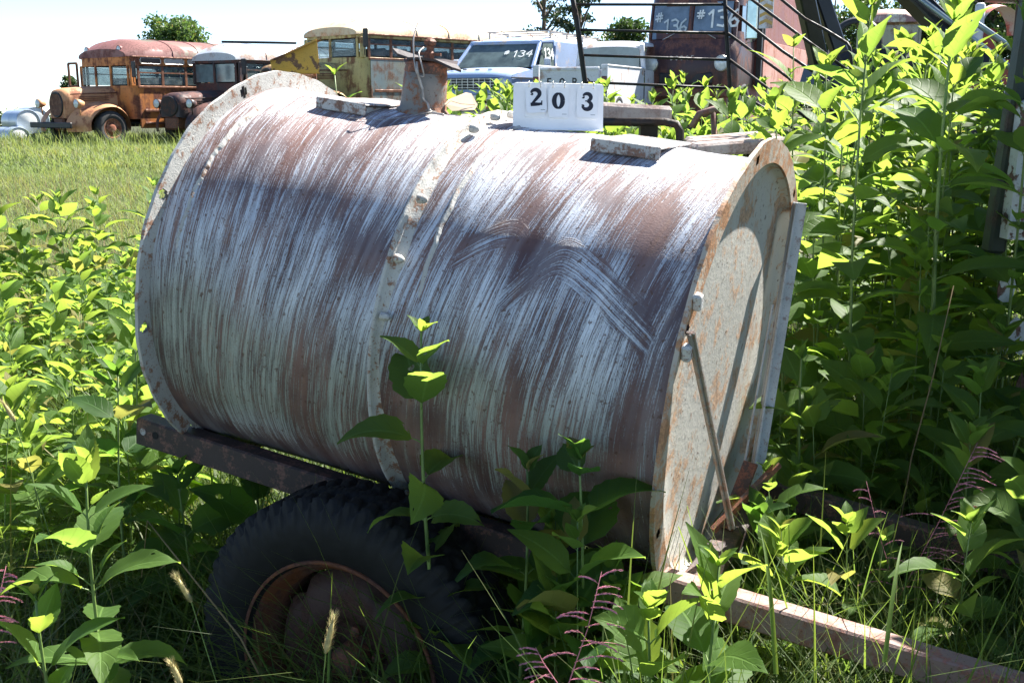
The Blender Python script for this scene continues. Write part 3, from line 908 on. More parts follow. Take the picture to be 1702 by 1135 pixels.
def bus(label, F, corner, L, W, H, z0, cols, hood=True, loc_z=0.0, nwin=7, winw=.72, name='school_bus', cat='bus', roofrise=.34, open_door=False, front_dark=False, raised_panel=False, clear_win=True, hoodcol=None, lights=2, ws_split=3, hoodlen=1.9, hood_h=1.5, wheel_r=.46, group=None, bumper=True, WBAND=None, transom=False):
    """front-left body corner stands at corner (x, y); local +x forward, +y left"""
    rz = math.atan2(F[1], F[0])
    c, s = math.cos(rz), math.sin(rz)
    fx, fy = corner
    ox, oy = fx - (-s) * W / 2, fy - c * W / 2          # centre of the body front
    t = thing(name, label, cat, (ox, oy, loc_z), rz, group)
    body, lower, roofm, trim = cols
    hw = W / 2; zs = z0; zw0 = z0 + (H - z0) * .42; zw1 = z0 + (H - z0) * .80; ze = H - roofrise
    zw1 = min(zw1, ze - .20)
    # body: lower panels with rounded front corners, pillars and top band
    m = MB(); T = .05
    def wall(x0, x1, z0_, z1_, y):
        m.box(((x0 + x1) / 2, y, (z0_ + z1_) / 2), (x1 - x0, T, z1_ - z0_), None, .008)
    rc = .22
    WB = WBAND or (.42, .80)
    zw0 = z0 + (H - z0) * WB[0]; zw1 = min(z0 + (H - z0) * WB[1], ze - .10)
    for sy in (-1, 1):
        wall(-L, -rc, zs, zw0, sy * (hw - T / 2)); wall(-L, -rc, zw1, ze, sy * (hw - T / 2))
    # rounded corners and front below/above the windscreen
    def front_strip(z0_, z1_, bulge=0.0):
        rows = []
        for z in (z0_, z1_):
            row = [(-rc, hw, z)]
            for k in range(1, 7):
                a = R(90 - 90 * k / 6); row.append((-rc + rc * math.cos(a), hw - rc + rc * math.sin(a), z))
            for k in range(1, 8):
                y = (hw - rc) * (1 - 2 * k / 7); row.append((.06 * (1 - (y / (hw - rc)) ** 2), y, z))
            for k in range(1, 7):
                a = R(-90 * k / 6); row.append((-rc + rc * math.cos(a), -(hw - rc) + rc * math.sin(a), z))
            row.append((-rc, -hw, z)); rows.append(row)
        m.grid(rows)
        m.grid([[(x - .03, y * .985, z) for x, y, z in row] for row in rows])
    front_strip(zs + (.25 if hood else 0), zw0); front_strip(zw1, ze)
    wall(-L, -L + .05, zs, ze, 0) if False else m.box((-L + .025, 0, (zs + zw0) / 2), (.05, W - .12, zw0 - zs), None, .01)
    m.box((-L + .025, 0, (zw1 + ze) / 2), (.05, W - .12, ze - zw1), None, .01)
    m.build('body', body, t)
    # window posts
    span = L - rc - .25
    n = nwin; pw = .075
    xs = [-rc - .02 - span * k / n for k in range(n + 1)]
    for sy in (-1, 1):
        for x in xs:
            m = MB(); m.box((x, sy * (hw - T / 2), (zw0 + zw1) / 2), (pw, T * .9, zw1 - zw0), None, .006)
            m.build('window_post', trim, t)
            if transom and x > xs[-1] + .1:
                m = MB(); xm = x - span / n / 2; m.prism(rrect(span / n - .12, .15, .05, 4), .012, lambda u, v, w: (xm - (span / n - .12) / 2 + u, sy * (hw + .001 + w), zw1 + .05 + v)); w_ = m.build('transom', plain('dark_vent', (.05, .035, .03), .4) if x == xs[0] else M_TRANS, t)
                m = MB(); pp = [(xm - (span / n - .12) / 2 + u, sy * (hw + .014), zw1 + .05 + v) for u, v in rrect(span / n - .12, .15, .05, 4)]; m.tube(pp + [pp[0]], .013, 4, False); m.build('transom_rim', M_CHROME, w_)
        m = MB()
        m.box((-L / 2, sy * (hw + .012), zw0 - .03), (L - .4, .03, .05), None, .006)
        m.box((-L / 2 - .1, sy * (hw + .014), zs + (zw0 - zs) * .42), (L - .5, .035, .07), None, .01)
        m.box((-L / 2 - .1, sy * (hw + .014), zs + (zw0 - zs) * .12), (L - .5, .035, .06), None, .01)
        for x in xs[1:]: m.box((x, sy * (hw + .004), (zs + zw0) / 2), (.012, .014, zw0 - zs - .06))
        m.build('rub_rail', trim, t)
        for k in range(n):
            xm = (xs[k] + xs[k + 1]) / 2; wdt = abs(xs[k + 1] - xs[k]) - pw
            m = MB(); m.box((xm, sy * (hw - T / 2), (zw0 + zw1) / 2 + .01), (wdt, .008, zw1 - zw0 - .05)); w_ = m.build('window', M_SEEG if clear_win else M_GLASS, t)
            m = MB(); m.box((xm, sy * (hw - T / 2 + .004), (zw0 + zw1) / 2 + .08), (wdt, .03, .035)); m.build('sash', trim, w_)
    # windscreen
    for y in [(-1 + 2 * k / ws_split) * (hw - .16) for k in range(ws_split + 1)]:
        m = MB(); m.bar((.045 - .08 * (abs(y) / hw) ** 2, y, zw0 - .01), (.045 - .08 * (abs(y) / hw) ** 2, y, zw1 + .01), .05, .07, (0, 1, 0), .01); m.build('windscreen_post', body, t)
    for sy in (-1, 1): m = MB(); m.bar((-rc * .35, sy * (hw - .05), zw0 - .02), (-rc * .35, sy * (hw - .05), zw1 + .02), .16, .07, (0, 1, 0), .02); m.build('corner_post', body, t)
    for k in range(ws_split):
        y0 = (-1 + 2 * k / ws_split) * (hw - .16); y1 = (-1 + 2 * (k + 1) / ws_split) * (hw - .16)
        m = MB(); m.box((.02, (y0 + y1) / 2, (zw0 + zw1) / 2), (.01, abs(y1 - y0) - .06, zw1 - zw0 - .05), None, .004)
        m.build('windscreen', M_GLASS if front_dark else M_SEEG, t)
    # roof: a vaulted shell that domes down at the front and back
    m = MB(); ns = 26; na = 16; P = []
    for i in range(ns + 1):
        u = i / ns; x = -L - .02 + (L + .08) * u
        fr = max(0, (x + .75) / .83); bk = max(0, (-L + .5 - x) / .52)
        k = math.sqrt(max(0.02, 1 - min(1, max(fr, bk)) ** 2.2)); wv = (hw + .02) * (1 - .10 * max(fr, bk) ** 3)
        P.append([(x + (.02 if fr > .99 else 0), wv * math.cos(a) * (1 - .02 * (1 - k)), ze - .02 + (roofrise + .02) * (abs(math.sin(a)) ** .75) * (.25 + .75 * k)) for a in [math.pi * q / na for q in range(na + 1)]])
    m.grid(P); m.grid([P[-1], [(p[0], p[1], ze - .03) for p in P[-1]]]); m.grid([P[0], [(p[0], p[1], ze - .03) for p in P[0]]])
    rf = m.build('roof', roofm, t)
    m = MB()
    for i in range(3, ns - 4, 3):
        row = P[i]
        m.tube([(p[0], p[1] * 1.004, p[2] + .004) for p in row], .014, 4, False)
    m.build('roof_rib', roofm, rf)
    m = MB(); m.box((-L / 2, hw + .01, ze - .02), (L - .1, .05, .04), None, .01); m.box((-L / 2, -hw - .01, ze - .02), (L - .1, .05, .04), None, .01); m.build('drip_rail', trim, t)
    m = MB(); m.box((-L / 2 - .1, 0, zs + .1), (L - .3, W - .15, .08)); m.build('floor', M_BLACKM, t)
    for k in range(max(2, n - 1)):
        m = MB()
        for sy in (-1, 1): m.box((xs[k + 1] + .1, sy * (hw * .52), zw0 - .08), (.10, hw * .8, .62), None, .04)
        m.build('seat', M_SEAT, t)
    for k in range(lights):
        y = (-.5 + k) * W * .62 if lights == 2 else (-1 + k) * .16
        m = MB(); rr = .10 if lights == 2 else .04
        m.lathe([(.001, -.22), (rr * .5, -.18), (rr * .9, -.06), (rr, .0), (rr * .86, .004)], (.02 if lights == 2 else -.2, y, ze + roofrise * .36 if lights == 2 else ze + roofrise * .75), 'X', 18); e = m.build('roof_lamp', roofm, t)
        m = MB(); m.lathe([(.001, .012), (rr * .6, .010), (rr * .84, .0)], (.02 if lights == 2 else -.2, y, ze + roofrise * .36 if lights == 2 else ze + roofrise * .75), 'X', 18); m.build('lens', M_LENS, e)
    # driver's side mirror and number patch
    m = MB(); m.tube([(-.1, hw, zw0 + .05), (.05, hw + .16, zw0 + .1), (.05, hw + .2, zw0 + .3)], .012, 5); m.box((.05, hw + .2, zw0 + .42), (.04, .17, .42), None, .03); m.build('mirror', M_BLACKM, t)
    if hood:
        hc = hoodcol or body
        hl_ = hoodlen
        def sec(x, w, zt, zb, crown):
            row = []
            for k in range(17):
                a = math.pi * k / 16
                cy = math.cos(a); sy_ = math.sin(a)
                y = w / 2 * (abs(cy) ** .55) * (1 if cy > 0 else -1); z = zb + (zt - zb) * (sy_ ** .35 if sy_ > 1e-9 else 0) 
                row.append((x, y, z + crown * (1 - (2 * y / w) ** 2) * .3))
            return row
        P = [sec(x, w, zt, zb, .12) for x, w, zt, zb in ((-.02, 1.18, hood_h + .02, z0 + .35), (hl_ * .3, 1.10, hood_h + .01, z0 + .32), (hl_ * .6, .98, hood_h - .02, z0 + .3), (hl_ * .88, .84, hood_h - .05, z0 + .26), (hl_ * .97, .78, hood_h - .09, z0 + .26), (hl_, .70, hood_h - .16, z0 + .28))]
        m = MB(); m.grid(P); m.add(P[-1], [tuple(range(17))]); hd = m.build('hood', hc, t)
        m = MB()
        for sy in (-1, 1):
            m.tube([(.05, sy * .60, hood_h - .13), (hl_ * .5, sy * .53, hood_h - .15), (hl_ * .9, sy * .43, hood_h - .18)], .016, 5)
            for k in range(3): m.bar((hl_ * .2, sy * (.573 - .001 * k), hood_h - .22 - k * .05), (hl_ * .75, sy * (.505 - .001 * k), hood_h - .24 - k * .05), .02, .02)
        m.build('hood_trim', trim, hd)
        m = MB()
        m.lathe([(.001, .012), (.30, .012), (.325, .03), (.34, .012), (.345, -.03)], (0, 0, 0), 'X', 36)
        gm = m
        gm.v = [(hl_ + .01 + p[0], p[1] * .92, z0 + .30 + (hood_h - z0 - .42) * .5 + p[2] * (hood_h - z0 - .42) / .66) for p in gm.v]
        g_ = gm.build('grille', M_BLACKM, t)
        m = MB()
        zc = z0 + .30 + (hood_h - z0 - .42) * .5; hh = (hood_h - z0 - .42) * .5
        for k in range(-8, 9):
            q = k / 9.5; ww = .29 * math.sqrt(1 - q * q)
            m.box((hl_ + .03, 0, zc + q * hh * .95), (.014, ww * 2, .022), None, .004)
        m.build('grille_bars', trim, g_)
        wx = hl_ * .42
        for sy in (-1, 1):
            # fender: arched shell over the wheel with a nose
            m = MB(); rows = []
            for k in range(25):
                a = R(-12 + 204 * k / 24)
                ra = wheel_r + .17; rows.append([])
                for j in range(7):
                    v = j / 6; y = sy * (.50 + (hw - .50 - .02) * v)
                    rr = ra + .03 - .13 * v ** 4
                    nose = .30 * max(0, math.cos(a)) * (1 - v * .55)
                    rows[-1].append((wx + (rr + nose) * math.cos(a), y, wheel_r + rr * math.sin(a) * (1 - .02 * v) + .02))
            m.grid(rows); m.build('fender', hc, t)
            v_wheel(t, wx, sy * (hw - .17), wheel_r - .03, wheel_r, .24, sy)
            m = MB(); cx, cy, cz_ = wx + wheel_r + .42, sy * (hw - .30), wheel_r + .62
            m.lathe([(.001, -.24), (.06, -.22), (.11, -.10), (.125, 0), (.112, .008)], (cx, cy, cz_), 'X', 20); m.tube([(cx - .1, cy, cz_ - .08), (cx - .12, cy - sy * .02, cz_ - .3)], .02, 6)
            e = m.build('headlight', hc, t)
            m = MB(); m.lathe([(.001, .035), (.06, .028), (.11, .004)], (cx, cy, cz_), 'X', 20); m.build('lens', M_LENS, e)
        if bumper:
            m = MB(); m.box((hl_ + .22, 0, z0 + .10), (.07, W * .80, .15), None, .02)
            for sy in (-1, 1): m.bar((hl_ - .2, sy * .38, z0 + .12), (hl_ + .2, sy * .38, z0 + .12), .06, .12)
            m.build('bumper', M_BLACKM, t)
        m = MB(); m.box((hl_ * .5, 0, z0 + .12), (hl_, .5, .35), None, .05); m.box((hl_ * .42, 0, wheel_r), (.12, W * .7, .12), None, .03); m.build('chassis', M_RUSTY, t)
    v_wheel(t, -L * .72, hw - .16, wheel_r - .03, wheel_r, .24, 1); v_wheel(t, -L * .72, -(hw - .16), wheel_r - .03, wheel_r, .24, -1)
    if open_door:
        m = MB(); X0, Y0 = .05, -hw - .02
        for (a, b) in (((X0, Y0, z0 + .2), (X0, Y0, zw1 + .1)), ((X0 + .0, Y0 - .42, z0 + .2), (X0 + .0, Y0 - .42, zw1 + .1)), ((X0, Y0, zw1 + .1), (X0, Y0 - .42, zw1 + .1)), ((X0, Y0, zw0), (X0, Y0 - .42, zw0)), ((X0, Y0, z0 + .2), (X0, Y0 - .42, z0 + .2))):
            m.bar(a, b, .06, .05, (1, 0, 0), .006)
        m.build('open_door', trim, t)
    return t

OR1 = weathered('orange_bus_paint', (.66, .24, .06), (.13, .045, .025), .42, 2.6, (.36, .13, .04), streak=True)
OR2 = weathered('tan_orange_paint', (.58, .30, .15), (.22, .09, .05), .30, 3.0, (.48, .22, .10))
RF1 = weathered('rusted_red_roof', (.25, .11, .10), (.12, .05, .045), .55, 1.6, (.08, .11, .06), rough=.5, streak=False)
TR1 = weathered('rust_trim', (.30, .13, .07), (.12, .05, .03), .6, 8)
b1 = bus('orange school bus with rounded rusty hood and fenders, its front facing the field', (-.60, -.80), ((244 - 851) / 1800 * 30.4, 30.0), 7.4, 2.45, 2.84, .42, (OR1, OR2, RF1, TR1), loc_z=gz(-10.5, 30) - .02, nwin=9, open_door=True, hoodcol=OR2, hoodlen=1.5, roofrise=.50, WBAND=(.47, .69), transom=True)
# pale number patch and the square handle on the lit side
m = MB(); m.prism([(0, 0), (.32, .02), (.34, .36), (.03, .38)], .002, lambda u, v, w: (-1.25 + u, 1.126 + w, 1.02 + v)); m.build('paint_patch', plain('pale_paint_patch', (.74, .68, .60), .7), b1)
m = MB(); m.box((-.55, 1.14, 1.15), (.12, .05, .14), None, .03); m.box((-.55, 1.14, 1.02), (.05, .03, .2), None, .01); m.build('fuel_cap', M_RUSTY, b1)

DK = weathered('blackened_paint', (.045, .030, .032), (.085, .035, .028), .5, 3, (.03, .025, .03), rough=.45)
RFW = weathered('pale_roof_paint', (.50, .54, .58), (.24, .17, .14), .30, 1.8, (.36, .42, .50), rough=.3, streak=False)
DT = weathered('dark_trim', (.035, .03, .03), (.08, .04, .03), .4, 8)
b2 = bus('dark burnt-looking bus with blackened hood and pale roof, parked beside the orange bus', (-.52, -.855), ((418 - 851) / 1800 * 30.6, 30.2), 5.6, 1.85, 2.72, .45, (DK, DK, RFW, DT), loc_z=gz(-7.2, 30) - .05, nwin=7, front_dark=True, lights=3, ws_split=2, hoodlen=1.7, hood_h=1.38, name='bus', bumper=False, roofrise=.46, WBAND=(.52, .76))

YL = weathered('faded_yellow_paint', (.58, .47, .20), (.16, .08, .04), .42, 2.4, (.40, .32, .12))
RFY = weathered('faded_cream_roof', (.66, .52, .34), (.42, .25, .15), .30, 1.5, (.60, .55, .42), rough=.4, streak=False)
BG = weathered('blue_grey_old_paint', (.24, .30, .31), (.16, .09, .06), .42, 2.4, (.34, .32, .24))
b3 = bus('yellow bus with long cream roof and a row of open side windows', (-.66, -.75), ((614 - 851) / 1800 * 26.5, 26.0), 9.5, 2.15, 2.78, .5, (YL, BG, RFY, TR1), loc_z=.72, nwin=13, lights=0, ws_split=2, hoodlen=1.9, hood_h=1.66, roofrise=.42, WBAND=(.58, .885))
m = MB(); m.prism([(0, 0), (9.0, 0), (9.0, 1.28), (0, 1.28)], .02, lambda u, v, w: (-.25 - u, 1.078 + w, .52 + v)); m.build('side_panel', BG, b3)
# bent hood side leaning against the yellow bus
o = px(503, 98, 22.6)
t = thing('hood_panel', 'loose yellow hood panel with flaking paint standing on end before the yellow bus', 'hood panel', (o.x, o.y, gz(o.x, o.y)))
ph = o.z - gz(o.x, o.y)
YP = weathered('flaking_yellow', (.72, .42, .10), (.14, .08, .06), .42, 3.4, (.58, .36, .10), streak=False, edge=.015)
m = MB(); rows = []
for i in range(9):
    u = i / 8; x = -.62 + u * .95
    rows.append([(x + .0, .10 * math.sin(u * 3) - .2 * v, ph - .22 + .56 * v - (1 - u) * .42 * (v) - .05 * math.cos(v * 3)) for v in [k / 8 for k in range(9)]])
m.grid(rows); m.grid([[(p[0], p[1] + .03, p[2] - .02) for p in r_] for r_ in rows])
m.build('skin', YP, t)
m = MB(); m.grid([[(x, -.2 + q * .75, ph + .34 - (0.33 - x) * .44 + q * .05) for q in (0, .3, .6, 1)] for x in (-.62, -.3, 0, .33)]); m.build('top_skin', weathered('rusty_top_skin', (.34, .22, .17), (.2, .1, .07), .6, 3), t)
m = MB(); m.bar((-.2, .3, 0), (-.2, .2, ph), .06, .06); m.bar((.2, .3, 0), (.2, .2, ph), .06, .06); m.build('frame', M_RUSTY, t)
# long thin pole on the dark bus
a = px(369, 70, 29.6); b = px(492, 72, 29.0)
m = MB(); m.tube([a, b], .035, 6); tag(m.build('metal_pole', M_BLACKM), 'thin dark pole lying above the pale roof of the dark bus', 'pole')

# ---- drums at the left edge
M_DRUM = plain('silver_tank_paint', (.42, .50, .62), .3, .35, .18, 1.5)
M_DRUME = plain('white_tank_end', (.70, .72, .72), .6, 0, .1, 3)
def drum(xp, yp, Y, r_, L, az, label):
    c = px(xp, yp, Y); t = thing('storage_tank', label, 'storage tank', (c.x, c.y, c.z - r_), az, 'silver tanks at the left edge')
    m = MB(); m.lathe([(.001, -L), (r_ * .98, -L), (r_, -L + .02), (r_, -.02), (r_ * 1.02, 0), (r_ * .98, .02)], (0, 0, r_), 'X', 40); m.lathe([(r_ * 1.015, -L * .5 - .02), (r_ * 1.02, -L * .5), (r_ * 1.015, -L * .5 + .02)], (0, 0, r_), 'X', 40); m.build('shell', M_DRUM, t)
    m = MB(); m.lathe([(.001, .05), (r_ * .5, .035), (r_ * .9, .0), (r_ * .985, -.02)], (0, 0, r_), 'X', 40); m.build('end_cap', M_DRUME, t)
    m = MB()
    for q in (.2, .8): m.box((-L * q, 0, -.3), (.12, r_ * 1.4, .8))
    m.build('cradle', M_BLACKM, t)
drum(47, 203, 33, .36, 1.15, math.atan2(-.70, .72), 'silver tank with white end, the upper one beside the orange bus')
drum(32, 231, 32.4, .34, 1.0, math.atan2(-.66, .75), 'silver tank with white end, the lower one at the edge of the grass')
drum(60, 200, 36, .42, 1.0, math.atan2(-.74, .66), 'silver tank mostly hidden behind the orange headlight')

# ---- pale blue van, number 134
M_BLUE = weathered('pale_blue_paint', (.30, .40, .60), (.35, .30, .27), .16, 2.5, (.27, .36, .53), rough=.35, streak=False)
M_WHV = weathered('chalky_white_paint', (.64, .66, .68), (.30, .22, .18), .18, 3, (.56, .58, .62), rough=.4, streak=False)
def gp(xp, Y): return ((xp - 851) / 1800 * Y * 1.0, Y)
vz = 1.02
VX, VY = gp(776, 22.0)
F = Vector((-.42, -.907, 0)).normalized(); rz = math.atan2(F.y, F.x)
V1 = thing('van', 'pale blue high-sided van with chalked 134 on its glass and a roof rack', 'van', (VX, VY, vz + .02), rz)
V1.scale = (1.12, 1, 1)
hw = .95
# body: cab and box (front bumper at x=0)
m = MB()
prof = [(0.02, .62), (.0, .98), (.10, 1.06), (1.05, 1.18), (1.10, 1.17)]
rows = []
for x, z, w in ((0.0, .55, .93), (0.0, .92, .95), (-.03, 1.02, .94), (-.30, 1.08, .93), (-1.15, 1.17, .93), (-1.2, 1.17, .93)):
    rows.append([(x - .10 * abs(y) ** 3, y * w, z - .05 * abs(y) ** 4) for y in [k / 8 - 1 for k in range(17)]])
m.grid(rows)
for sy in (-1, 1):
    m.grid([[(-.10, sy * .93, z) for z in (.45, .7, .97)], [(-.6, sy * .945, z) for z in (.45, .8, 1.06)], [(-1.2, sy * .95, z) for z in (.45, .8, 1.14)], [(-2.1, sy * .95, z) for z in (.45, .8, 1.16)], [(-5.2, sy * .95, z) for z in (.45, .8, 1.18)]])
    m.grid([[(-2.12, sy * .93, z) for z in (1.16, 1.5, 1.72)], [(-5.2, sy * .95, z) for z in (1.18, 1.5, 1.72)]])
m.box((-5.2, 0, 1.1), (.05, 1.88, 1.25))
m.build('body', M_BLUE, V1)
m = MB()
P = []
for x, zt, wv in ((-1.62, 1.70, .80), (-1.75, 1.76, .82), (-2.2, 1.84, .88), (-3.2, 1.86, .92), (-5.22, 1.82, .94)):
    P.append([(x, wv * math.cos(a), zt - .14 + .14 * math.sin(a) ** .6) for a in [math.pi * k / 14 for k in range(15)]])
m.grid(P); m.build('roof', M_BLUE, V1)
m = MB()     # screen pillars
for sy in (-1, 1):
    m.bar((-1.12, sy * .90, 1.16), (-1.66, sy * .79, 1.68), .06, .07, (0, 1, 0), .01)
    m.bar((-2.10, sy * .93, 1.16), (-2.16, sy * .86, 1.74), .10, .06, (0, 1, 0), .01)
    m.bar((-1.35, sy * .925, 1.155), (-2.1, sy * .94, 1.165), .05, .05, (0, 0, 1), .01)
    m.bar((-1.66, sy * .80, 1.70), (-2.16, sy * .86, 1.74), .06, .06, (0, 0, 1), .01)
m.bar((-1.66, -.80, 1.69), (-1.66, .80, 1.69), .07, .06, (1, 0, 0), .01); m.build('windscreen_frame', M_BLUE, V1)
M_VG = plain('dark_dusty_glass', (.085, .115, .11), .14, 0, .35, 3, .9)
m = MB(); m.add([(-1.14, -.88, 1.17), (-1.14, .88, 1.17), (-1.655, .78, 1.665), (-1.655, -.78, 1.665)], [(0, 1, 2, 3)]); m.add([(-1.16, -.88, 1.17), (-1.16, .88, 1.17), (-1.675, .78, 1.665), (-1.675, -.78, 1.665)], [(0, 1, 2, 3)])
ws = m.build('windscreen', M_VG, V1)
e1 = Vector((-1.14, .88, 1.17)); 
def wsp(u, v, w):
    f = v / .72; x = -1.14 - .515 * f; z = 1.17 + .495 * f
    return (x + .01 + w, u, z + .01)
m = MB(); write(m, '134', lambda u, v, w: wsp(.72 - (.0 - u) * 1.0 - .42 + 0, .20 + v, w) if False else wsp(.30 + u, .30 + v, w), .19, .12, .82, .04); 
m2 = MB(); write(m2, '#', lambda u, v, w: wsp(.10 + u, .36 + v, w), .13, .16, .8, .04)
m.add(m2.v, m2.f); m.build('chalk_number', M_CHALK, ws)
for sy in (-1, 1):
    m = MB(); m.add([(-1.33, sy * .93, 1.19), (-2.06, sy * .935, 1.20), (-2.10, sy * .875, 1.68), (-1.70, sy * .845, 1.66)], [(0, 1, 2, 3)]); sw = m.build('side_window', M_VG, V1)
    if sy > 0:
        m = MB(); write(m, '134', lambda u, v, w: (-1.58 - u, .94 + .004 - .09 * (v + .2) + .01, 1.36 + v), .2, .18, .8, .03); m.build('chalk_number', M_CHALK, sw)
    m = MB(); m.box((-1.45, sy * 1.06, 1.24), (.06, .15, .24), None, .03); m.tube([(-1.5, sy * .95, 1.1), (-1.46, sy * 1.04, 1.18)], .012, 5); m.build('mirror', M_WHV, V1)
    m = MB(); m.bar((-.1, sy * .955, .93), (-5.15, sy * .965, .97), .02, .025); m.bar((-1.28, sy * .955, .5), (-1.28, sy * .955, 1.14), .008, .012, (0, 1, 0)); m.bar((-2.12, sy * .96, .5), (-2.12, sy * .96, 1.14), .008, .012, (0, 1, 0)); m.box((-1.95, sy * .965, 1.05), (.12, .03, .035), None, .01); m.build('side_trim', M_BLACKM, V1)
m = MB(); m.box((.01, 0, .82), (.03, 1.5, .22)); g_ = m.build('grille', M_BLACKM, V1)
m = MB()
for k in range(12): m.box((.03, -.68 + k * .124, .82), (.012, .012, .2))
for k in range(4): m.box((.032, 0, .74 + k * .055), (.012, 1.46, .010))
m.build('grille_bars', M_CHROME, g_)
for sy in (-1, 1):
    m = MB(); m.lathe([(.001, .02), (.07, .015), (.09, 0), (.1, .0)], (.03, sy * .78, .82), 'X', 20); m.build('headlight', M_LENS, V1)
m = MB(); m.box((.10, 0, .55), (.14, 1.86, .14), None, .03); m.build('bumper', M_CHROME, V1)
m = MB()
for sy in (-1, 1):
    m.bar((-2.2, sy * .72, 1.95), (-5.0, sy * .72, 1.93), .03, .03)
    for k in range(4): m.bar((-2.3 - k * .85, sy * .72, 1.80), (-2.3 - k * .85, sy * .72, 1.95), .03, .03, (0, 1, 0))
for k in range(5): m.bar((-2.25 - k * .65, -.75, 1.955), (-2.25 - k * .65, .75, 1.955), .03, .025)
m.build('roof_rack', plain('rack_steel', (.40, .36, .32), .5, .5), V1)
for x in (-.75, -4.1):
    for sy in (-1, 1): v_wheel(V1, x, sy * .84, .34, .36, .2, sy, rim=M_WHV)
m = MB()
for k in range(4): m.box((-.28 - .0, -.45 + k * .28, 1.10), (.05, .09, .02), None, .008)
m.build('hood_vents', M_BLACKM, V1)

# ---- white pickup with lettered tailgate
PX, PY = gp(944, 20.4)
F = Vector((.40, .92, 0)).normalized(); rz = math.atan2(F.y, F.x)
P1 = thing('pickup_truck', 'white pickup seen from behind with letters on its tailgate', 'pickup truck', (PX, PY, .97), rz)
m = MB()
for sy in (-1, 1):
    m.grid([[(x, sy * .62 + 0 * x, z) for z in (.5, .9, 1.18)] for x in (.0, 1.2, 2.3)]); m.grid([[(x, sy * .72, z) for z in (.5, .9, 1.18)] for x in (.0, 1.2, 2.3)])
    m.box((1.15, sy * .67, 1.185), (2.3, .13, .03), None, .01)
    m.box((.02, sy * .67, .86), (.05, .12, .66), None, .01)
m.build('bed', M_WHV, P1)
m = MB(); m.box((-.02, 0, .88), (.05, 1.16, .56), None, .015); m.box((-.05, 0, 1.12), (.02, 1.14, .05), None, .006); tg_ = m.build('tailgate', M_WHV, P1)
m = MB(); write(m, 'FORD', lambda u, v, w: (-.047 - w, .42 - u, .82 + v), .13, .2, 1.9, 0, .002); m.build('lettering', M_BLACKM, tg_)
for sy in (-1, 1):
    m = MB(); m.box((-.01, sy * .67, .84), (.03, .10, .3), None, .01); m.build('tail_light', plain('dark_red_lens', (.12, .015, .012), .3) if sy < 0 else bpy.data.materials['dark_red_lens'], P1)
m = MB(); P = []
for x, zt, w in ((2.32, 1.62, .66), (2.45, 1.74, .68), (3.1, 1.76, .68), (3.6, 1.66, .66)):
    P.append([(x, w * math.cos(a), zt - .12 + .12 * math.sin(a) ** .5) for a in [math.pi * k / 12 for k in range(13)]])
m.grid(P)
for sy in (-1, 1):
    m.bar((2.33, sy * .70, 1.15), (2.36, sy * .64, 1.66), .1, .09, (0, 1, 0), .02); m.bar((3.7, sy * .70, 1.1), (3.45, sy * .64, 1.64), .07, .07, (0, 1, 0), .02)
    m.grid([[(x, sy * .74, z) for z in (.5, .9, 1.16)] for x in (2.3, 3.0, 4.1)])
m.box((2.33, 0, .85), (.05, 1.4, .64), None, .02); m.box((3.6, 0, 1.1), (1.2, 1.4, .08), None, .03); m.build('cab', M_WHV, P1)
m = MB(); m.box((2.35, 0, 1.40), (.02, 1.22, .44), None, .01); m.build('rear_window', M_GLASS, P1)
m = MB(); m.box((-.12, 0, .50), (.1, 1.4, .14), None, .02); m.build('rear_bumper', M_CHROME, P1)
for x in (.75, 3.6):
    for sy in (-1, 1): v_wheel(P1, x, sy * .62, .34, .35, .2, sy)

# ---- dark red forward-control truck, number 136
M_RED = weathered('dark_red_paint', (.060, .028, .030), (.11, .045, .032), .42, 3, (.045, .028, .034), rough=.42)
M_PINK = weathered('pinkish_red_paint', (.46, .22, .17), (.24, .09, .06), .35, 2, (.50, .28, .22))  # pinkish red of the lower panel
M_RDB = weathered('dull_red_paint', (.26, .095, .085), (.15, .06, .05), .4, 2)
RX, RY = gp(1134, 22.6)
F = Vector((-.42, -.91, 0)).normalized(); rz = math.atan2(F.y, F.x)
R1 = thing('step_van', 'dark red round-nosed delivery truck with 136 chalked on its windscreen', 'delivery truck', (RX, RY, 1.30), rz)
R1.scale = (1.25, 1.10, 1.2)
m = MB(); hw = .88
def fsec(z, x, w, rc=.30):
    row = [(-1.3, w, z)]
    for k in range(9):
        a = R(90 - 90 * k / 8); row.append((x - rc + rc * math.cos(a), w - rc + rc * math.sin(a), z))
    for k in range(1, 10):
        y = (w - rc) * (1 - 2 * k / 10); row.append((x + .07 * (1 - (y / (w - rc)) ** 2), y, z))
    for k in range(9):
        a = R(-90 * k / 8); row.append((x - rc + rc * math.cos(a), -(w - rc) + rc * math.sin(a), z))
    row.append((-1.3, -w, z)); return row
S_ = [fsec(z, x, w) for z, x, w in ((.35, .0, .84), (.5, .06, .88), (.75, .08, .90), (1.0, .03, .90), (1.12, -.04, .885), (1.22, -.12, .875))]
m.grid(S_); m.grid([fsec(1.22, -.105, .876), fsec(1.33, -.125, .87)])
m.grid([fsec(1.755, -.225, .862), fsec(1.80, -.24, .86), fsec(1.95, -.27, .855), fsec(2.12, -.34, .83)])
P = [fsec(2.12, -.34, .83), fsec(2.22, -.48, .76), fsec(2.27, -.75, .55, .2)]; m.grid(P); m.add(P[-1], [tuple(range(len(P[-1])))])
for y in (0,): m.bar((-.05, y, 1.2), (-.17, y, 1.82), .06, .07, (0, 1, 0), .015)
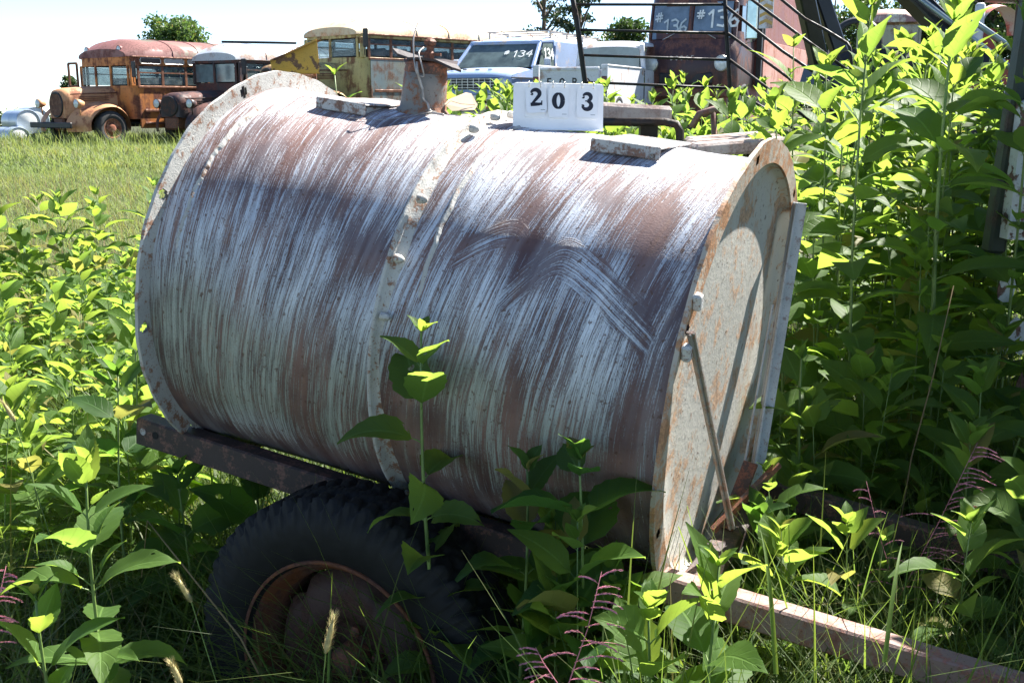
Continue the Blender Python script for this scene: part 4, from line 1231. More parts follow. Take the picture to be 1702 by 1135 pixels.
for sy in (-1, 1):
    m.bar((-.20, sy * .79, 1.2), (-.34, sy * .78, 1.82), .13, .08, (0, 1, 0), .03); m.bar((-.72, sy * .875, 1.2), (-.76, sy * .86, 1.82), .07, .06, (0, 1, 0), .02)
    m.bar((-1.27, sy * .875, 1.2), (-1.27, sy * .86, 1.82), .09, .06, (0, 1, 0), .02)
m.build('cab', M_RED, R1)
for sy in (-1, 1):
    m = MB(); y0, y1 = sy * .05, sy * .74
    m.grid([[(-.06 - .08 * (abs(y) / .8) ** 2, y, 1.22), (-.19 - .08 * (abs(y) / .8) ** 2, y, 1.81)] for y in (y0, (y0 + y1) / 2, y1)])
    m.grid([[(-.08 - .08 * (abs(y) / .8) ** 2, y, 1.22), (-.21 - .08 * (abs(y) / .8) ** 2, y, 1.81)] for y in (y0, (y0 + y1) / 2, y1)])
    w_ = m.build('windscreen', plain('blue_dusty_glass', (.13, .18, .24), .12, 0, .35, 2.5, .9) if sy < 0 else bpy.data.materials['blue_dusty_glass'], R1)
    m = MB()
    def rp(u, v, w, sy=sy):
        y = (-.74 if sy < 0 else .12) + u
        return (-.045 - .2 * v - .02 - .08 * (y / .8) ** 2 + .015 + w, y, 1.26 + v)
    m3 = MB(); write(m, '#', lambda u, v, w: rp(u + (.0 if sy > 0 else .06), v + .24 - (0 if sy > 0 else .02), w), .17, .16, .8, .03)
    write(m, '136' if sy > 0 else '136', lambda u, v, w: rp(u + .18 + (0 if sy > 0 else .04), v + .14 - (0 if sy > 0 else .08), w), .27 if sy > 0 else .22, .14, .72, .03)
    m.build('chalk_number', plain('faint_chalk', (.45, .52, .56), .8) if sy < 0 else M_CHALK, w_)
    m = MB(); m.add([(-.40, sy * .865, 1.22), (-.68, sy * .88, 1.22), (-.72, sy * .865, 1.80), (-.48, sy * .85, 1.80)], [(0, 1, 2, 3)]); m.build('side_window', bpy.data.materials['blue_dusty_glass'], R1)
    m = MB(); m.lathe([(.13, -.09), (.135, .03), (.12, .05), (.11, .04)], (.09, sy * .66, .80), 'X', 24); e = m.build('headlight', M_CHROME, R1)
    m = MB(); m.lathe([(.001, .065), (.06, .06), (.11, .04)], (.09, sy * .66, .80), 'X', 24); m.build('lens', M_LENS, e)
    m = MB(); m.tube([(-.02 , sy * .50, 1.20), (.0 - .10, sy * .18, 1.36)], .008, 5); m.build('wiper', M_CHROME, R1)
m = MB(); write(m, 'DODGE', lambda u, v, w: (.147 + w, -.28 + u, .86 + v), .065, .18, 1.5, 0, .001); m.build('lettering', plain('worn_silver', (.30, .28, .27), .4, .5), R1)
m = MB(); m.box((.10, 0, .56), (.06, 1.0, .20), None, .03); m.build('grille', M_BLACKM, R1)
m = MB(); m.box((.16, 0, .32), (.08, 1.75, .16), None, .03); m.box((-.2, 0, .08), (.5, 1.5, .5), None, .05); m.build('bumper', M_RUSTY, R1)
m = MB(); m.box((-3.6, .0, 1.45), (4.3, 2.0, 2.0), None, .04); m.box((-3.4, 0, .10), (4.6, 1.7, .8), None, .04); bx_ = m.build('box_body', M_RDB, R1)
m = MB(); m.box((-3.6, 1.012, .84), (4.2, .02, .80), None, .004); m.build('lower_panel', M_PINK, bx_)
m = MB()
for x in (-1.36, -1.55): m.bar((x, .97, .4), (x, .97, 2.45), .09, .10, (0, 1, 0), .01)
m.build('door_post', M_BLACKM, R1)
# mirror with chevron board
m = MB(); m.tube([(-.35, .88, 1.1), (-.2, 1.10, 1.15), (-.2, 1.10, 1.9)], .014, 5); m.box((-.2, 1.10, 1.50), (.04, .20, .62), None, .02); m.build('mirror', plain('mirror_glass', (.45, .55, .52), .1, .6), R1)
M_CHV = plain('amber_chevron', (.48, .30, .08), .5)
m = MB(); m.box((-.16, 1.36, 1.60), (.02, .25, .50), None, .004); cb = m.build('chevron_board', M_WHV, R1)
m = MB()
for k in range(4):
    z = 1.40 + k * .12
    m.add([(-.147, 1.245, z), (-.147, 1.36, z + .05), (-.147, 1.475, z), (-.147, 1.475, z + .055), (-.147, 1.36, z + .105), (-.147, 1.245, z + .055)], [(0, 1, 4, 5), (1, 2, 3, 4)])
m.build('chevron', M_CHV, cb)
for x in (-.75, -4.0):
    for sy in (-1, 1): v_wheel(R1, x, sy * .78, .10, .40, .22, sy)

# ---- black pipe rack
RK = thing('pipe_rack', 'black pipe rack of horizontal rails with a collapsed sloping side panel', 'pipe rack', px(1085, 175, 7.0) * 1.0)
g0 = RK.location.copy(); RK.location.z = gz(g0.x, g0.y); g0.z = RK.location.z
M_RK = weathered('black_rusty_pipe', (.012, .011, .011), (.03, .017, .012), .3, 9)
def rod(mb, pts, r_):
    mb.tube([px(a, b, Y) - g0 for a, b, Y in pts], r_, 7)
m = MB(); rod(m, [(944, -40, 7), (958, 30, 7), (973, 140, 7), (990, 290, 7)], .017); m.build('upright', M_RK, RK)
m = MB(); rod(m, [(1203, -40, 7), (1208, 60, 7), (1214, 150, 7), (1213, 330, 7)], .014); m.build('upright', M_RK, RK)
for a, b in ((8, 8), (50, 56), (92, 100), (137, 147)):
    m = MB(); rod(m, [(956 + a * .12, a, 7), (1208 + b * .04, b, 7)], .0085); m.build('rail', M_RK, RK)
for pts in ([(1205, 10, 7), (1300, 85, 6.8), (1400, 152, 6.6), (1445, 190, 6.5)], [(1207, 54, 7), (1300, 122, 6.8), (1420, 212, 6.6)], [(1213, 100, 7), (1300, 165, 6.8), (1345, 200, 6.7)], [(1214, 146, 7), (1270, 180, 6.9), (1345, 232, 6.7)],
            [(1247, -2, 6.9), (1330, 60, 6.7), (1410, 118, 6.55)], [(1292, -6, 6.8), (1338, 32, 6.7), (1372, 50, 6.6), (1408, 72, 6.55), (1413, 80, 6.5), (1417, 130, 6.5)]):
    m = MB(); rod(m, pts, .0095); m.build('rail', M_RK, RK)

# ---- black loader boom and struts
LB = thing('loader_boom', 'black loader boom with pale hydraulic pipes sloping down over the thicket', 'loader boom', px(1560, 175, 9.0))
g1 = LB.location.copy(); LB.location.z = gz(g1.x, g1.y); g1.z = LB.location.z
M_BOOM = plain('black_boom_paint', (.014, .014, .016), .35, 0, .4, 6)
M_PIPE = plain('pale_pipe', (.25, .30, .30), .3, .5, .2, 8)
def beam(mb, a, b, w, h): mb.bar(px(*a) - g1, px(*b) - g1, w, h, (0, -1, .3), .012)
m = MB(); beam(m, (1480, -40, 9), (1640, 120, 8.6), .14, .17); m.build('boom', M_BOOM, LB)
m = MB(); beam(m, (1640, 120, 8.6), (1700, 330, 8.8), .12, .15); m.build('boom', M_BOOM, LB)
m = MB(); m.tube([px(1500, -25, 8.8) - g1, px(1685, 118, 8.5) - g1], .022, 8); m.build('hydraulic_pipe', M_PIPE, LB)
m = MB(); m.tube([px(1532, -25, 8.8) - g1, px(1735, 118, 8.5) - g1], .022, 8); m.build('hydraulic_pipe', M_PIPE, LB)
m = MB(); beam(m, (1332, -30, 9), (1370, 145, 9.2), .13, .13); m.build('strut', M_BOOM, LB)
m = MB(); beam(m, (1355, -30, 9.2), (1396, 90, 9.2), .12, .11); m.build('strut', M_BOOM, LB)
m = MB(); beam(m, (1345, 130, 9.1), (1425, 165, 9.2), .3, .3); beam(m, (1425, 165, 9.2), (1640, 120, 8.8), .12, .12); m.build('chassis', M_BOOM, LB)
m = MB(); beam(m, (1400, 150, 9.2), (1400, 420, 9.2), .3, .3); m.build('pedestal', M_BOOM, LB)

# ---- cream cab with a bare wheel arch
c = px(1475, 60, 13.5); CB = thing('truck_cab', 'derelict cream truck cab with red-streaked roof behind a black wheel ring', 'truck cab', (c.x, c.y, gz(c.x, c.y)), R(-18))
zc = c.z - gz(c.x, c.y)
M_CRM = weathered('cream_paint', (.52, .50, .34), (.20, .09, .06), .28, 4, (.44, .42, .30)); M_CRR = weathered('red_streaked_roof', (.45, .24, .20), (.55, .48, .36), .45, 5)
m = MB(); P = []
for k in range(9):
    u = k / 8; x = -.36 + .72 * u; q = math.sqrt(max(.03, 1 - abs(2 * u - 1) ** 3))
    P.append([(x, .55 * math.cos(a), zc + .12 + .18 * q * math.sin(a) ** .6) for a in [math.pi * j / 10 for j in range(11)]])
m.grid(P); m.build('roof', M_CRR, CB)
m = MB(); m.box((.12, -.52, zc - .06), (.42, .05, .30), None, .02); m.box((0, .52, zc - .06), (.72, .05, .36), None, .02); m.box((.34, 0, zc - .06), (.05, 1.0, .34), None, .02); m.box((0, 0, zc - .62), (.9, 1.1, .8), None, .08); m.build('body', M_CRM, CB)
m = MB(); m.box((-.1, -.3, zc - .35), (1.3, .9, .34), None, .1); m.box((0, 0, zc / 2 - .4), (1.0, 1.0, zc - .9), None, .05); m.build('fender', M_BLACKM, CB)
m = MB(); m.lathe([(.22, -.05), (.26, -.06), (.29, 0), (.26, .06), (.22, .05), (.22, -.05)], (-.34, -.80, zc - .12), 'Y', 32); m.build('wheel_ring', M_BLACKM, CB)

# ---- red machine at the right edge
c = px(1672, 60, 12); RM = thing('old_tractor', 'old red machine with black canopy and white stack at the upper right edge', 'tractor', (c.x, c.y, gz(c.x, c.y)), R(200))
zc = c.z - RM.location.z; M_RR = weathered('tractor_red', (.34, .06, .05), (.20, .08, .05), .35, 5)
m = MB(); m.lathe([(.001, .13), (.13, .12), (.14, .10), (.14, -.25), (.1, -.3)], (.22, -.1, zc - .05), 'Z', 24); m.box((.0, 0, zc - .55), (1.0, .5, .6), None, .08); m.build('engine', M_RR, RM)
m = MB()
for x, y in ((-.55, -.35), (-.55, .4), (.05, -.35), (.05, .4)): m.bar((x, y, zc - .5), (x, y, zc + .45), .05, .05, (0, 1, 0))
m.box((-.2, 0, zc + .42), (.8, .9, .08), None, .02); m.box((-.5, .0, zc + .15), (.05, .8, .5), None, .01); m.build('canopy', M_BLACKM, RM)
m = MB(); m.lathe([(.045, -.28), (.05, -.26), (.05, .18), (.03, .2), (.001, .2)], (.42, .05, zc + .12), 'Z', 16); m.build('stack', M_WHV, RM)
m = MB(); m.lathe([(.30, -.12), (.33, 0), (.30, .12)], (-.35, -.55, zc + .05), 'Y', 20, R(0), R(180)); m.build('fender', weathered('red_and_white_fender', (.62, .55, .55), (.42, .12, .10), .45, 5, streak=False), RM)
for x, r_ in ((-.4, .55), (.5, .32)):
    for sy in (-1, 1): v_wheel(RM, x, sy * .5, r_ + .0, r_, .22, sy)
m = MB(); m.box((0, 0, zc / 2 - .2), (.9, .35, zc - .9), None, .05); m.build('chassis', M_BLACKM, RM)

# ---- door and post of the peeling white truck at the right edge; unseen body sized for shade
M_PEEL = weathered('peeling_white_paint', (.55, .58, .60), (.10, .055, .045), .50, 9, (.50, .52, .55), streak=False, edge=.015)
M_OLIVE = weathered('dark_olive_paint', (.035, .05, .04), (.05, .035, .03), .3, 10)
a = px(1668, 430, 3.05)
WT = thing('white_truck', 'peeling white truck door with dark green window post at the right edge, unseen body added for shade', 'truck', (a.x, a.y, gz(a.x, a.y)))
def wp(xp, yp, Y): return px(xp, yp, Y) - WT.location
m = MB(); A = wp(1706, 60, 3.1); B = wp(1650, 420, 3.1); m.bar(A + (A - B) * .35, B, .05, .06, (0, 1, 0), .008); m.build('window_post', M_OLIVE, WT)
m = MB(); A2 = wp(1728, 20, 3.08); B2 = wp(1690, 230, 3.08)
q = [wp(1703, 170, 3.02), wp(1674, 398, 3.02), wp(1820, 404, 3.02), wp(1850, 120, 3.02)]
m.add([p for p in q] + [p + Vector((.0, .05, 0)) for p in q], [(0, 1, 2, 3), (4, 5, 6, 7), (0, 1, 5, 4), (1, 2, 6, 5), (2, 3, 7, 6), (3, 0, 4, 7)]); m.build('door_skin', M_PEEL, WT)
TQ = bpy.data.objects.new('body', None)
th_ = math.atan2(.90, .445)
TM = Matrix.Translation(Vector((1.64, 3.22, 0)) - WT.location) @ Matrix.Rotation(th_, 4, 'Z')
bpy.data.objects.remove(TQ)
def tbox(mb, x0, x1, y0, y1, z0, z1, bev=.03):
    k = MB(); k.box(((x0 + x1) / 2, (y0 + y1) / 2, (z0 + z1) / 2), (x1 - x0, abs(y1 - y0), z1 - z0), None, bev)
    mb.add([TM @ Vector(p) for p in k.v], k.f)
M_RBB = weathered('rust_brown_body', (.05, .04, .04), (.05, .03, .025), .4, 5)
m = MB(); tbox(m, 0, 2.9, -.06, -1.75, .42, 1.18, .08); tbox(m, 2.9, 4.1, -.25, -1.55, .55, 1.22, .12); m.build('body', M_RBB, WT)  # unseen truck body, built up tall to throw shade on the weeds
m = MB(); tbox(m, .10, 2.5, -.05, -1.75, 2.56, 2.66, .05); m.build('roof', M_PEEL, WT)
for y_ in (-.06, -1.70):
    m = MB(); tbox(m, .12, 1.35, y_, y_ - .04, 1.18, 2.57, .01); m.build('side_panel', M_RBB, WT)
    m = MB(); tbox(m, 1.37, 1.46, y_, y_ - .05, 1.18, 2.57, .01); m.build('pillar', M_OLIVE, WT)
    m = MB(); tbox(m, 2.40, 2.49, y_, y_ - .05, 1.18, 2.57, .01); m.build('pillar', M_OLIVE, WT)
    m = MB(); tbox(m, 1.47, 2.39, y_ - .02, y_ - .03, 1.2, 2.54, 0); m.build('side_window', M_GLASS, WT)
m = MB(); tbox(m, 2.45, 2.46, -.2, -1.6, 1.2, 2.54, 0); m.build('windscreen', M_GLASS, WT)
m = MB(); tbox(m, .12, .16, -.11, -1.69, 1.18, 2.55, .01); m.build('rear_panel', M_RBB, WT)
m = MB()
for (xp, yp, w_, h_) in ((1672, 475, .03, .05), (1690, 560, .045, .06), (1683, 612, .02, .02), (1668, 660, .03, .02), (1700, 640, .03, .04)):
    p = wp(xp, yp, 3.0); P = []
    for k in range(11):
        an = 2 * math.pi * k / 11; rr = rnd.uniform(.6, 1.1); P.append((p.x + w_ * rr * math.cos(an), p.z + h_ * rr * math.sin(an)))
    m.prism(P, .003, lambda u, v, w: (u, p.y + w, v))
m.build('paint_flakes', M_PEEL, WT)
for x_ in (.6, 3.4):
    for y_ in (-.2, -1.6):
        w_ = v_wheel(WT, 0, 0, 0, .38, .2, 1 if y_ > -1 else -1); w_.location = TM @ Vector((x_, y_, gz(1.9, 3.4) + .35)); w_.rotation_euler = (0, 0, th_)

# ---- old plank deck behind the tank
M_WOOD = weathered('weathered_planks', (.42, .36, .33), (.22, .16, .14), .5, 9, (.50, .45, .42), rough=.8)
def deck(pts, Y, label, th=.05):
    a = px(*pts[0], Y); t = thing('plank_deck', label, 'plank deck', (a.x, a.y, gz(a.x, a.y)))
    for k in range(4):
        m = MB(); b = px(*pts[1], Y); d = (b - a); off = Vector((.02 * k, .155 * k, .004 * (k % 2)))
        m.bar(a - t.location + off, b - t.location + off, .145, th, (0, 0, 1), .008); m.build('plank', M_WOOD, t)
    m = MB()
    for f in (.1, .9):
        p = a.lerp(b, f) - t.location; m.bar(p + Vector((0, .25, -.03)), Vector((p.x, p.y + .25, -.05)), .06, .06, (0, 1, 0))
    m.build('leg', M_RK, t)
deck([(930, 181), (1112, 192)], 3.6, 'grey weathered plank deck right behind the number sign')
deck([(1150, 250), (1300, 238)], 3.3, 'short grey plank deck behind the right end of the tank', .04)
a = px(1010, 203, 3.35); FR = thing('steel_frame', 'low black square-tube frame behind the right end of the tank', 'steel frame', (a.x, a.y, gz(a.x, a.y)))
m = MB(); m.tube([px(985, 203, 3.35) - FR.location, px(1105, 203, 3.35) - FR.location, px(1124, 207, 3.35) - FR.location, px(1130, 218, 3.35) - FR.location, px(1133, 420, 3.35) - FR.location], .014, 6); m.build('tube', M_RK, FR)
m = MB(); m.tube([px(1150, 212, 4.2), px(1162, 190, 4.2), px(1185, 183, 4.2), px(1212, 184, 4.2)], .014, 8); m.tube([px(1186, 180, 4.2), px(1190, 330, 4.2)], .012, 6)
tag(m.build('bent_pipe', M_TONGUE), 'rusty pinkish bent pipe with a coil behind the tank', 'bent pipe')
# ------------------------------------------------------------------ vegetation
def leaf_mat(name, c1, c2, tr, veins=True, rough=.56, trans=.5, holes=False):
    if veins: trans += .07
    N = NT(name)
    at = N.n('ShaderNodeAttribute', attribute_name='var')
    sp = N.n('ShaderNodeSeparateColor'); N.t.links.new(at.outputs['Color'], sp.inputs[0])
    v = sp.outputs[0]
    col = N.mix(v, c1, c2)
    o = N.obj(); nz = N.noise(o, 40, 4, .6)
    col = N.mix(N.math('MULTIPLY', N.ramp(nz, .4, .7), .3), col, tuple(x * .55 for x in c1))
    tc = N.mix(v, tr, tuple(x * y for x, y in zip(tr, (1.25, 1.0, .8))))
    nb = None
    if veins:
        uv = N.n('ShaderNodeSeparateXYZ'); N.t.links.new(N.uv(), uv.inputs[0])
        u, w = uv.outputs[0], uv.outputs[1]
        au = N.math('ABSOLUTE', N.math('SUBTRACT', u, .5))
        ph = N.math('FRACT', N.math('MULTIPLY', N.math('SUBTRACT', w, N.math('MULTIPLY', au, .42)), 7.0))
        side = N.ramp(N.math('ABSOLUTE', N.math('SUBTRACT', ph, .5)), .10, .0)
        mid = N.ramp(au, .045, .015)
        vn = N.math('MAXIMUM', N.math('MULTIPLY', side, .55), mid)
        col = N.mix(N.math('MULTIPLY', vn, .5), col, tuple(min(1, x * 2.0 + .02) for x in c2))
        tc = N.mix(N.math('MULTIPLY', side, .35), tc, tuple(x * .55 for x in tr))
        nb = N.bump(N.math('SUBTRACT', N.math('MULTIPLY', nz, .5), vn), .35, .004)
    old = N.ramp(v, .955, .999); col = N.mix(N.math('MULTIPLY', old, .8), col, (.22, .18, .06)); tc = N.mix(N.math('MULTIPLY', old, .7), tc, (.38, .33, .08))
    sh = N.bsdf(col, rough, 0, nb, .26)
    tl = N.n('ShaderNodeBsdfTranslucent'); N.t.links.new(tc, tl.inputs[0])
    mx = N.n('ShaderNodeMixShader', ins={0: trans})
    N.t.links.new(sh, mx.inputs[1]); N.t.links.new(tl.outputs[0], mx.inputs[2])
    if holes:
        hv = N.n('ShaderNodeVectorMath', operation='ADD'); N.t.links.new(N.uv(), hv.inputs[0]); N.t.links.new(at.outputs['Color'], hv.inputs[1])
        hs = N.n('ShaderNodeVectorMath', operation='MULTIPLY'); hs.inputs[1].default_value = (3.2, 5.0, 60.0); N.t.links.new(hv.outputs[0], hs.inputs[0])
        hn = N.noise(hs.outputs[0], 1.0, 1, .4)
        tp = N.n('ShaderNodeBsdfTransparent')
        mh = N.n('ShaderNodeMixShader', ins={0: N.math('GREATER_THAN', hn, .735)})
        N.t.links.new(mx.outputs[0], mh.inputs[1]); N.t.links.new(tp.outputs[0], mh.inputs[2])
        return N.done(mh.outputs[0])
    return N.done(mx.outputs[0])

M_LEAF_H = leaf_mat('bitten_weed_leaf', (.050, .112, .022), (.095, .170, .038), (.28, .45, .065), holes=True)
M_LEAF = leaf_mat('weed_leaf', (.052, .115, .022), (.10, .175, .038), (.28, .45, .065))
M_LEAF_SHADE = leaf_mat('shaded_leaf', (.028, .075, .020), (.050, .105, .028), (.15, .31, .04), holes=True)  # weed leaf for plants in shadow, shade put into a darker green
M_STEM = plain('green_stem', (.13, .20, .05), .5, 0, .25, 30)
M_GRASS = leaf_mat('grass_blade', (.045, .090, .022), (.13, .15, .05), (.20, .32, .05), False, .5, .42)
M_FIELD = leaf_mat('field_grass', (.115, .175, .05), (.25, .275, .13), (.30, .42, .11), False, .6, .35)
M_DRY = leaf_mat('dry_straw', (.26, .20, .11), (.36, .29, .18), (.35, .26, .12), False, .7, .3)
M_TREE = leaf_mat('tree_leaf', (.028, .058, .018), (.055, .095, .025), (.07, .14, .03), False, .5, .3)
M_PINE = leaf_mat('pine_needles', (.022, .045, .022), (.04, .07, .03), (.04, .08, .03), False, .5, .2)
M_BARK = plain('bark', (.10, .075, .055), .9, 0, .35, 12)

rng = np.random.default_rng(11)

def leaf_geo(L, W, e0, droop, nseg, cols, roll, fold, wave, serr):
    """local leaf: starts at origin, goes along +x, returns (rows, cols, 3) and uv"""
    t = np.linspace(0, 1, nseg + 1)
    w = W * .5 * np.clip(3.05 * t ** .62 * (1 - t) ** 1.05 * (1 - .25 * t), 0, 2) * .98
    w = np.maximum(w, .0006)
    w[-1] = .0004
    if serr > 0:
        w[1:-1] *= 1 + serr * np.where(np.arange(1, nseg) % 2, 1, -1)
    ang = e0 - droop * (t ** 1.2)
    dx = np.cos(ang) * L / nseg; dz = np.sin(ang) * L / nseg
    cx = np.concatenate([[0], np.cumsum((dx[1:] + dx[:-1]) / 2)]); cz = np.concatenate([[0], np.cumsum((dz[1:] + dz[:-1]) / 2)])
    c = np.linspace(-1, 1, cols)
    Y = w[:, None] * c[None]
    lift = fold * np.abs(Y) + wave * np.sin(t[:, None] * 9 + c[None] * 2.0) * np.abs(c[None]) * W
    nx, nz_ = -np.sin(ang), np.cos(ang)
    X = cx[:, None] + nx[:, None] * lift; Z = cz[:, None] + nz_[:, None] * lift
    P = np.stack([X, Y, Z], -1)
    # roll about the x axis
    cr, sr = math.cos(roll), math.sin(roll)
    P = np.stack([P[..., 0], P[..., 1] * cr - P[..., 2] * sr, P[..., 1] * sr + P[..., 2] * cr], -1)
    UV = np.stack(np.broadcast_arrays((c[None] + 1) / 2, t[:, None]), -1)
    return P, UV

def weed_geo(H, leafL, r, hero=True, lean=(0, 0), node=.075, first=.15, bushy=1.0, wr=.5, top_up=True, top=.13):
    """returns stem path and leaf arrays; r numpy generator"""
    nseg, cols = (13, 5) if hero else (6, 3)
    path = []
    ph = r.uniform(0, 6.28)
    lx, ly = lean
    def stem(z):
        f = z / H
        return np.array([lx * f * f + .012 * H * math.sin(f * 5 + ph), ly * f * f + .012 * H * math.cos(f * 4 + ph), z])
    V, UV, F, VAR = [], [], [], []; n = 0
    petV = []
    def add_leaf(base, az, L, e0, droop, pl):
        nonlocal n
        P, uvq = leaf_geo(L, L * wr * r.uniform(.88, 1.1), e0, droop, nseg, cols, r.normal(0, .28), r.uniform(.15, .45), r.uniform(.01, .05), .045 if hero else .0)
        ca, sa = math.cos(az), math.sin(az)
        px = pl * math.cos(e0); pz = pl * math.sin(e0)
        X = P[..., 0] + px; Z = P[..., 2] + pz
        Q = np.stack([X * ca - P[..., 1] * sa, X * sa + P[..., 1] * ca, Z], -1) + base
        rws = Q.shape[0]
        I = np.arange(rws * cols).reshape(rws, cols) + n
        V.append(Q.reshape(-1, 3)); UV.append(uvq.reshape(-1, 2))
        F.append(np.stack([I[:-1, :-1], I[1:, :-1], I[1:, 1:], I[:-1, 1:]], -1).reshape(-1, 4))
        va = np.clip(r.normal(.45, .28), 0, 1); VAR.append(np.full(rws * cols, va)); n += rws * cols
        petV.append((base, base + np.array([px * ca, px * sa, pz])))
    z = H * first; az = r.uniform(0, 6.28); zn = min(.34, top / H)
    while z < H * .985:
        f = z / H
        size = leafL * (min(1, .55 + 1.2 * f) if f < .45 else 1.0) * (1 - .60 * max(0, (f - 1 + zn) / zn) ** 1.3) * r.uniform(.8, 1.12)
        for s_ in (0, math.pi):
            if r.random() < .07: continue
            e0 = R(24) + R(40) * max(0, (f - 1 + 2 * zn) / (2 * zn)) * (1 if top_up else .3) + r.normal(0, .18)
            dr = R(56) * (1.05 - .75 * max(0, (f - 1 + 1.5 * zn) / (1.5 * zn))) * r.uniform(.55, 1.35)
            add_leaf(stem(z), az + s_ + r.normal(0, .18), size, e0, dr, size * .14)
            if bushy > 1 and r.random() < bushy - 1:
                add_leaf(stem(z + .01), az + s_ + r.normal(0, .5), size * r.uniform(.35, .6), e0 + .3, dr * .6, size * .2)
        az += math.pi / 2 + r.normal(0, .15)
        z += node * r.uniform(.8, 1.2) * (1 - .5 * max(0, (f - 1 + zn) / zn))
    for k in range(4):
        add_leaf(stem(H), az + k * 1.57 + r.normal(0, .2), leafL * r.uniform(.22, .42), R(62) + r.normal(0, .15), R(30), .004)
    return stem, np.concatenate(V), np.concatenate(F), np.concatenate(UV), np.concatenate(VAR), petV

def weed_meshes(H, leafL, seed, thick=.0048, hero=True, **kw):
    r = np.random.default_rng(seed)
    stem, V, F, UV, VAR, pet = weed_geo(H, leafL, r, hero, **kw)
    m = MB()
    nz_ = 12 if hero else 6
    m.tube([stem(H * i / nz_) for i in range(nz_ + 1)], [thick * (1.1 - .72 * i / nz_) for i in range(nz_ + 1)], 7 if hero else 4)
    for a, b in pet:
        m.tube([a, (a + b) / 2 + np.array([0, 0, .001]), b], [thick * .30, thick * .25, thick * .2], 4 if hero else 3, False)
    A = np.stack([VAR] * 3 + [np.ones_like(VAR)], -1)
    return m, V, F, UV, A

def hero_weed(name, label, x, y, H, leafL, seed, mat=None, group=None, cat='weed', **kw):
    m, V, F, UV, A = weed_meshes(H, leafL, seed, **kw)
    t = thing(name, label, cat, (x, y, gz(x, y) - .01), 0, group)
    m.build('stem', M_STEM, t)
    np_mesh('foliage', V, F, mat or M_LEAF_H, t, UV, True, {'var': A})
    return t

def weed_at(name, label, xp, ytop, Y, leafL, seed, **kw):
    p = px(xp, ytop, Y)
    H = p.z - gz(p.x, Y)
    return hero_weed(name, label, p.x, Y, H, leafL, seed, **kw)

# --- single plants one can point to
weed_at('tall_weed', 'sunlit broad-leaved weed standing alone in the grass at the lower left', 150, 765, 1.60, 0.145, 3, node=.058, bushy=1.45, first=.12)
weed_at('tall_weed', 'short leafy weed with toothed leaves at the bottom left corner', 70, 975, 1.50, 0.115, 4, node=.06, first=.1)
weed_at('tall_weed', 'bright young weed growing up in front of the middle of the tank', 722, 545, 1.84, 0.128, 25, node=.068, bushy=1.3, first=.12, thick=.0055, wr=.62, lean=(-.02, 0))
weed_at('tall_weed', 'shaded weed with round toothed leaves between the tyre and the tank', 868, 775, 1.74, 0.125, 6, mat=M_LEAF_SHADE, node=.07, first=.1, wr=.75)
weed_at('tall_weed', 'broad shaded weed in front of the right end of the tank', 962, 755, 1.66, 0.135, 27, mat=M_LEAF_SHADE, node=.078, first=.1, wr=.82, top_up=False)
weed_at('tall_weed', 'sunlit weed with pointed leaves beside the tongue of the trailer', 1190, 935, 1.50, 0.152, 8, node=.06, first=.1, bushy=1.2)
weed_at('tall_weed', 'low weed with pale insect-eaten leaves right of the tyre', 1085, 1000, 1.50, 0.145, 9, node=.06, first=.1, wr=.6)
weed_at('tall_weed', 'weed with yellow-green top leaves rising beside the angle-iron prop', 1338, 590, 2.35, 0.17, 10, node=.10, first=.12, thick=.006)
weed_at('tall_weed', 'tallest weed, its dark stem rising to the top edge in front of the thicket', 1592, 30, 2.80, 0.235, 11, node=.105, first=.12, thick=.008, wr=.42)
weed_at('tall_weed', 'leaning weed with bare lower stem beside the peeling white door', 1668, 520, 2.45, 0.203, 12, mat=M_LEAF_SHADE, node=.12, first=.3, lean=(.16, 0))
weed_at('tall_weed', 'upright weed with a pointed bud seen above the right half of the tank', 1325, 75, 3.6, 0.17, 13, node=.10, first=.2)
weed_at('tall_weed', 'upright weed with one very large leaf above the right end of the tank', 1378, 110, 3.2, 0.20, 14, node=.11, first=.2, wr=.55)
weed_at('tall_weed', 'small weed peeping over the left flange of the tank', 556, 120, 3.2, 0.123, 15, node=.12, first=.4)
weed_at('tall_weed', 'shaded weed spreading under the left end of the frame rail', 420, 790, 2.32, 0.174, 16, mat=M_LEAF_SHADE, node=.07, first=.15, wr=.62)
weed_at('tall_weed', 'dark leafy weed beneath the rail left of the tyre', 300, 780, 2.30, 0.160, 17, mat=M_LEAF_SHADE, node=.06, first=.15, wr=.6)
weed_at('tall_weed', 'shaded weed between the tongue and the angle-iron prop', 1265, 850, 2.05, 0.174, 18, mat=M_LEAF_SHADE, node=.06, first=.12, wr=.6)
weed_at('tall_weed', 'weed leaning on the left flange of the tank, half in its shade', 215, 560, 2.62, 0.189, 19, node=.085, first=.1)
weed_at('tall_weed', 'weed with a single lit leaf below the left flange hole', 190, 620, 2.35, 0.174, 20, mat=M_LEAF_SHADE, node=.08, first=.1)

# --- thickets: copies of a few grown plants
def variants(n, H, leafL, seed0, **kw):
    out = []
    for k in range(n):
        m, V, F, UV, A = weed_meshes(H, leafL, seed0 + k, hero=False, **kw)
        # stem and foliage meshes shared by the copies
        st = m.build('stem', M_STEM); fo = np_mesh('foliage', V, F, M_LEAF, None, UV, True, {'var': A})
        out.append((st.data, fo.data))
        bpy.data.objects.remove(st); bpy.data.objects.remove(fo)
    return out

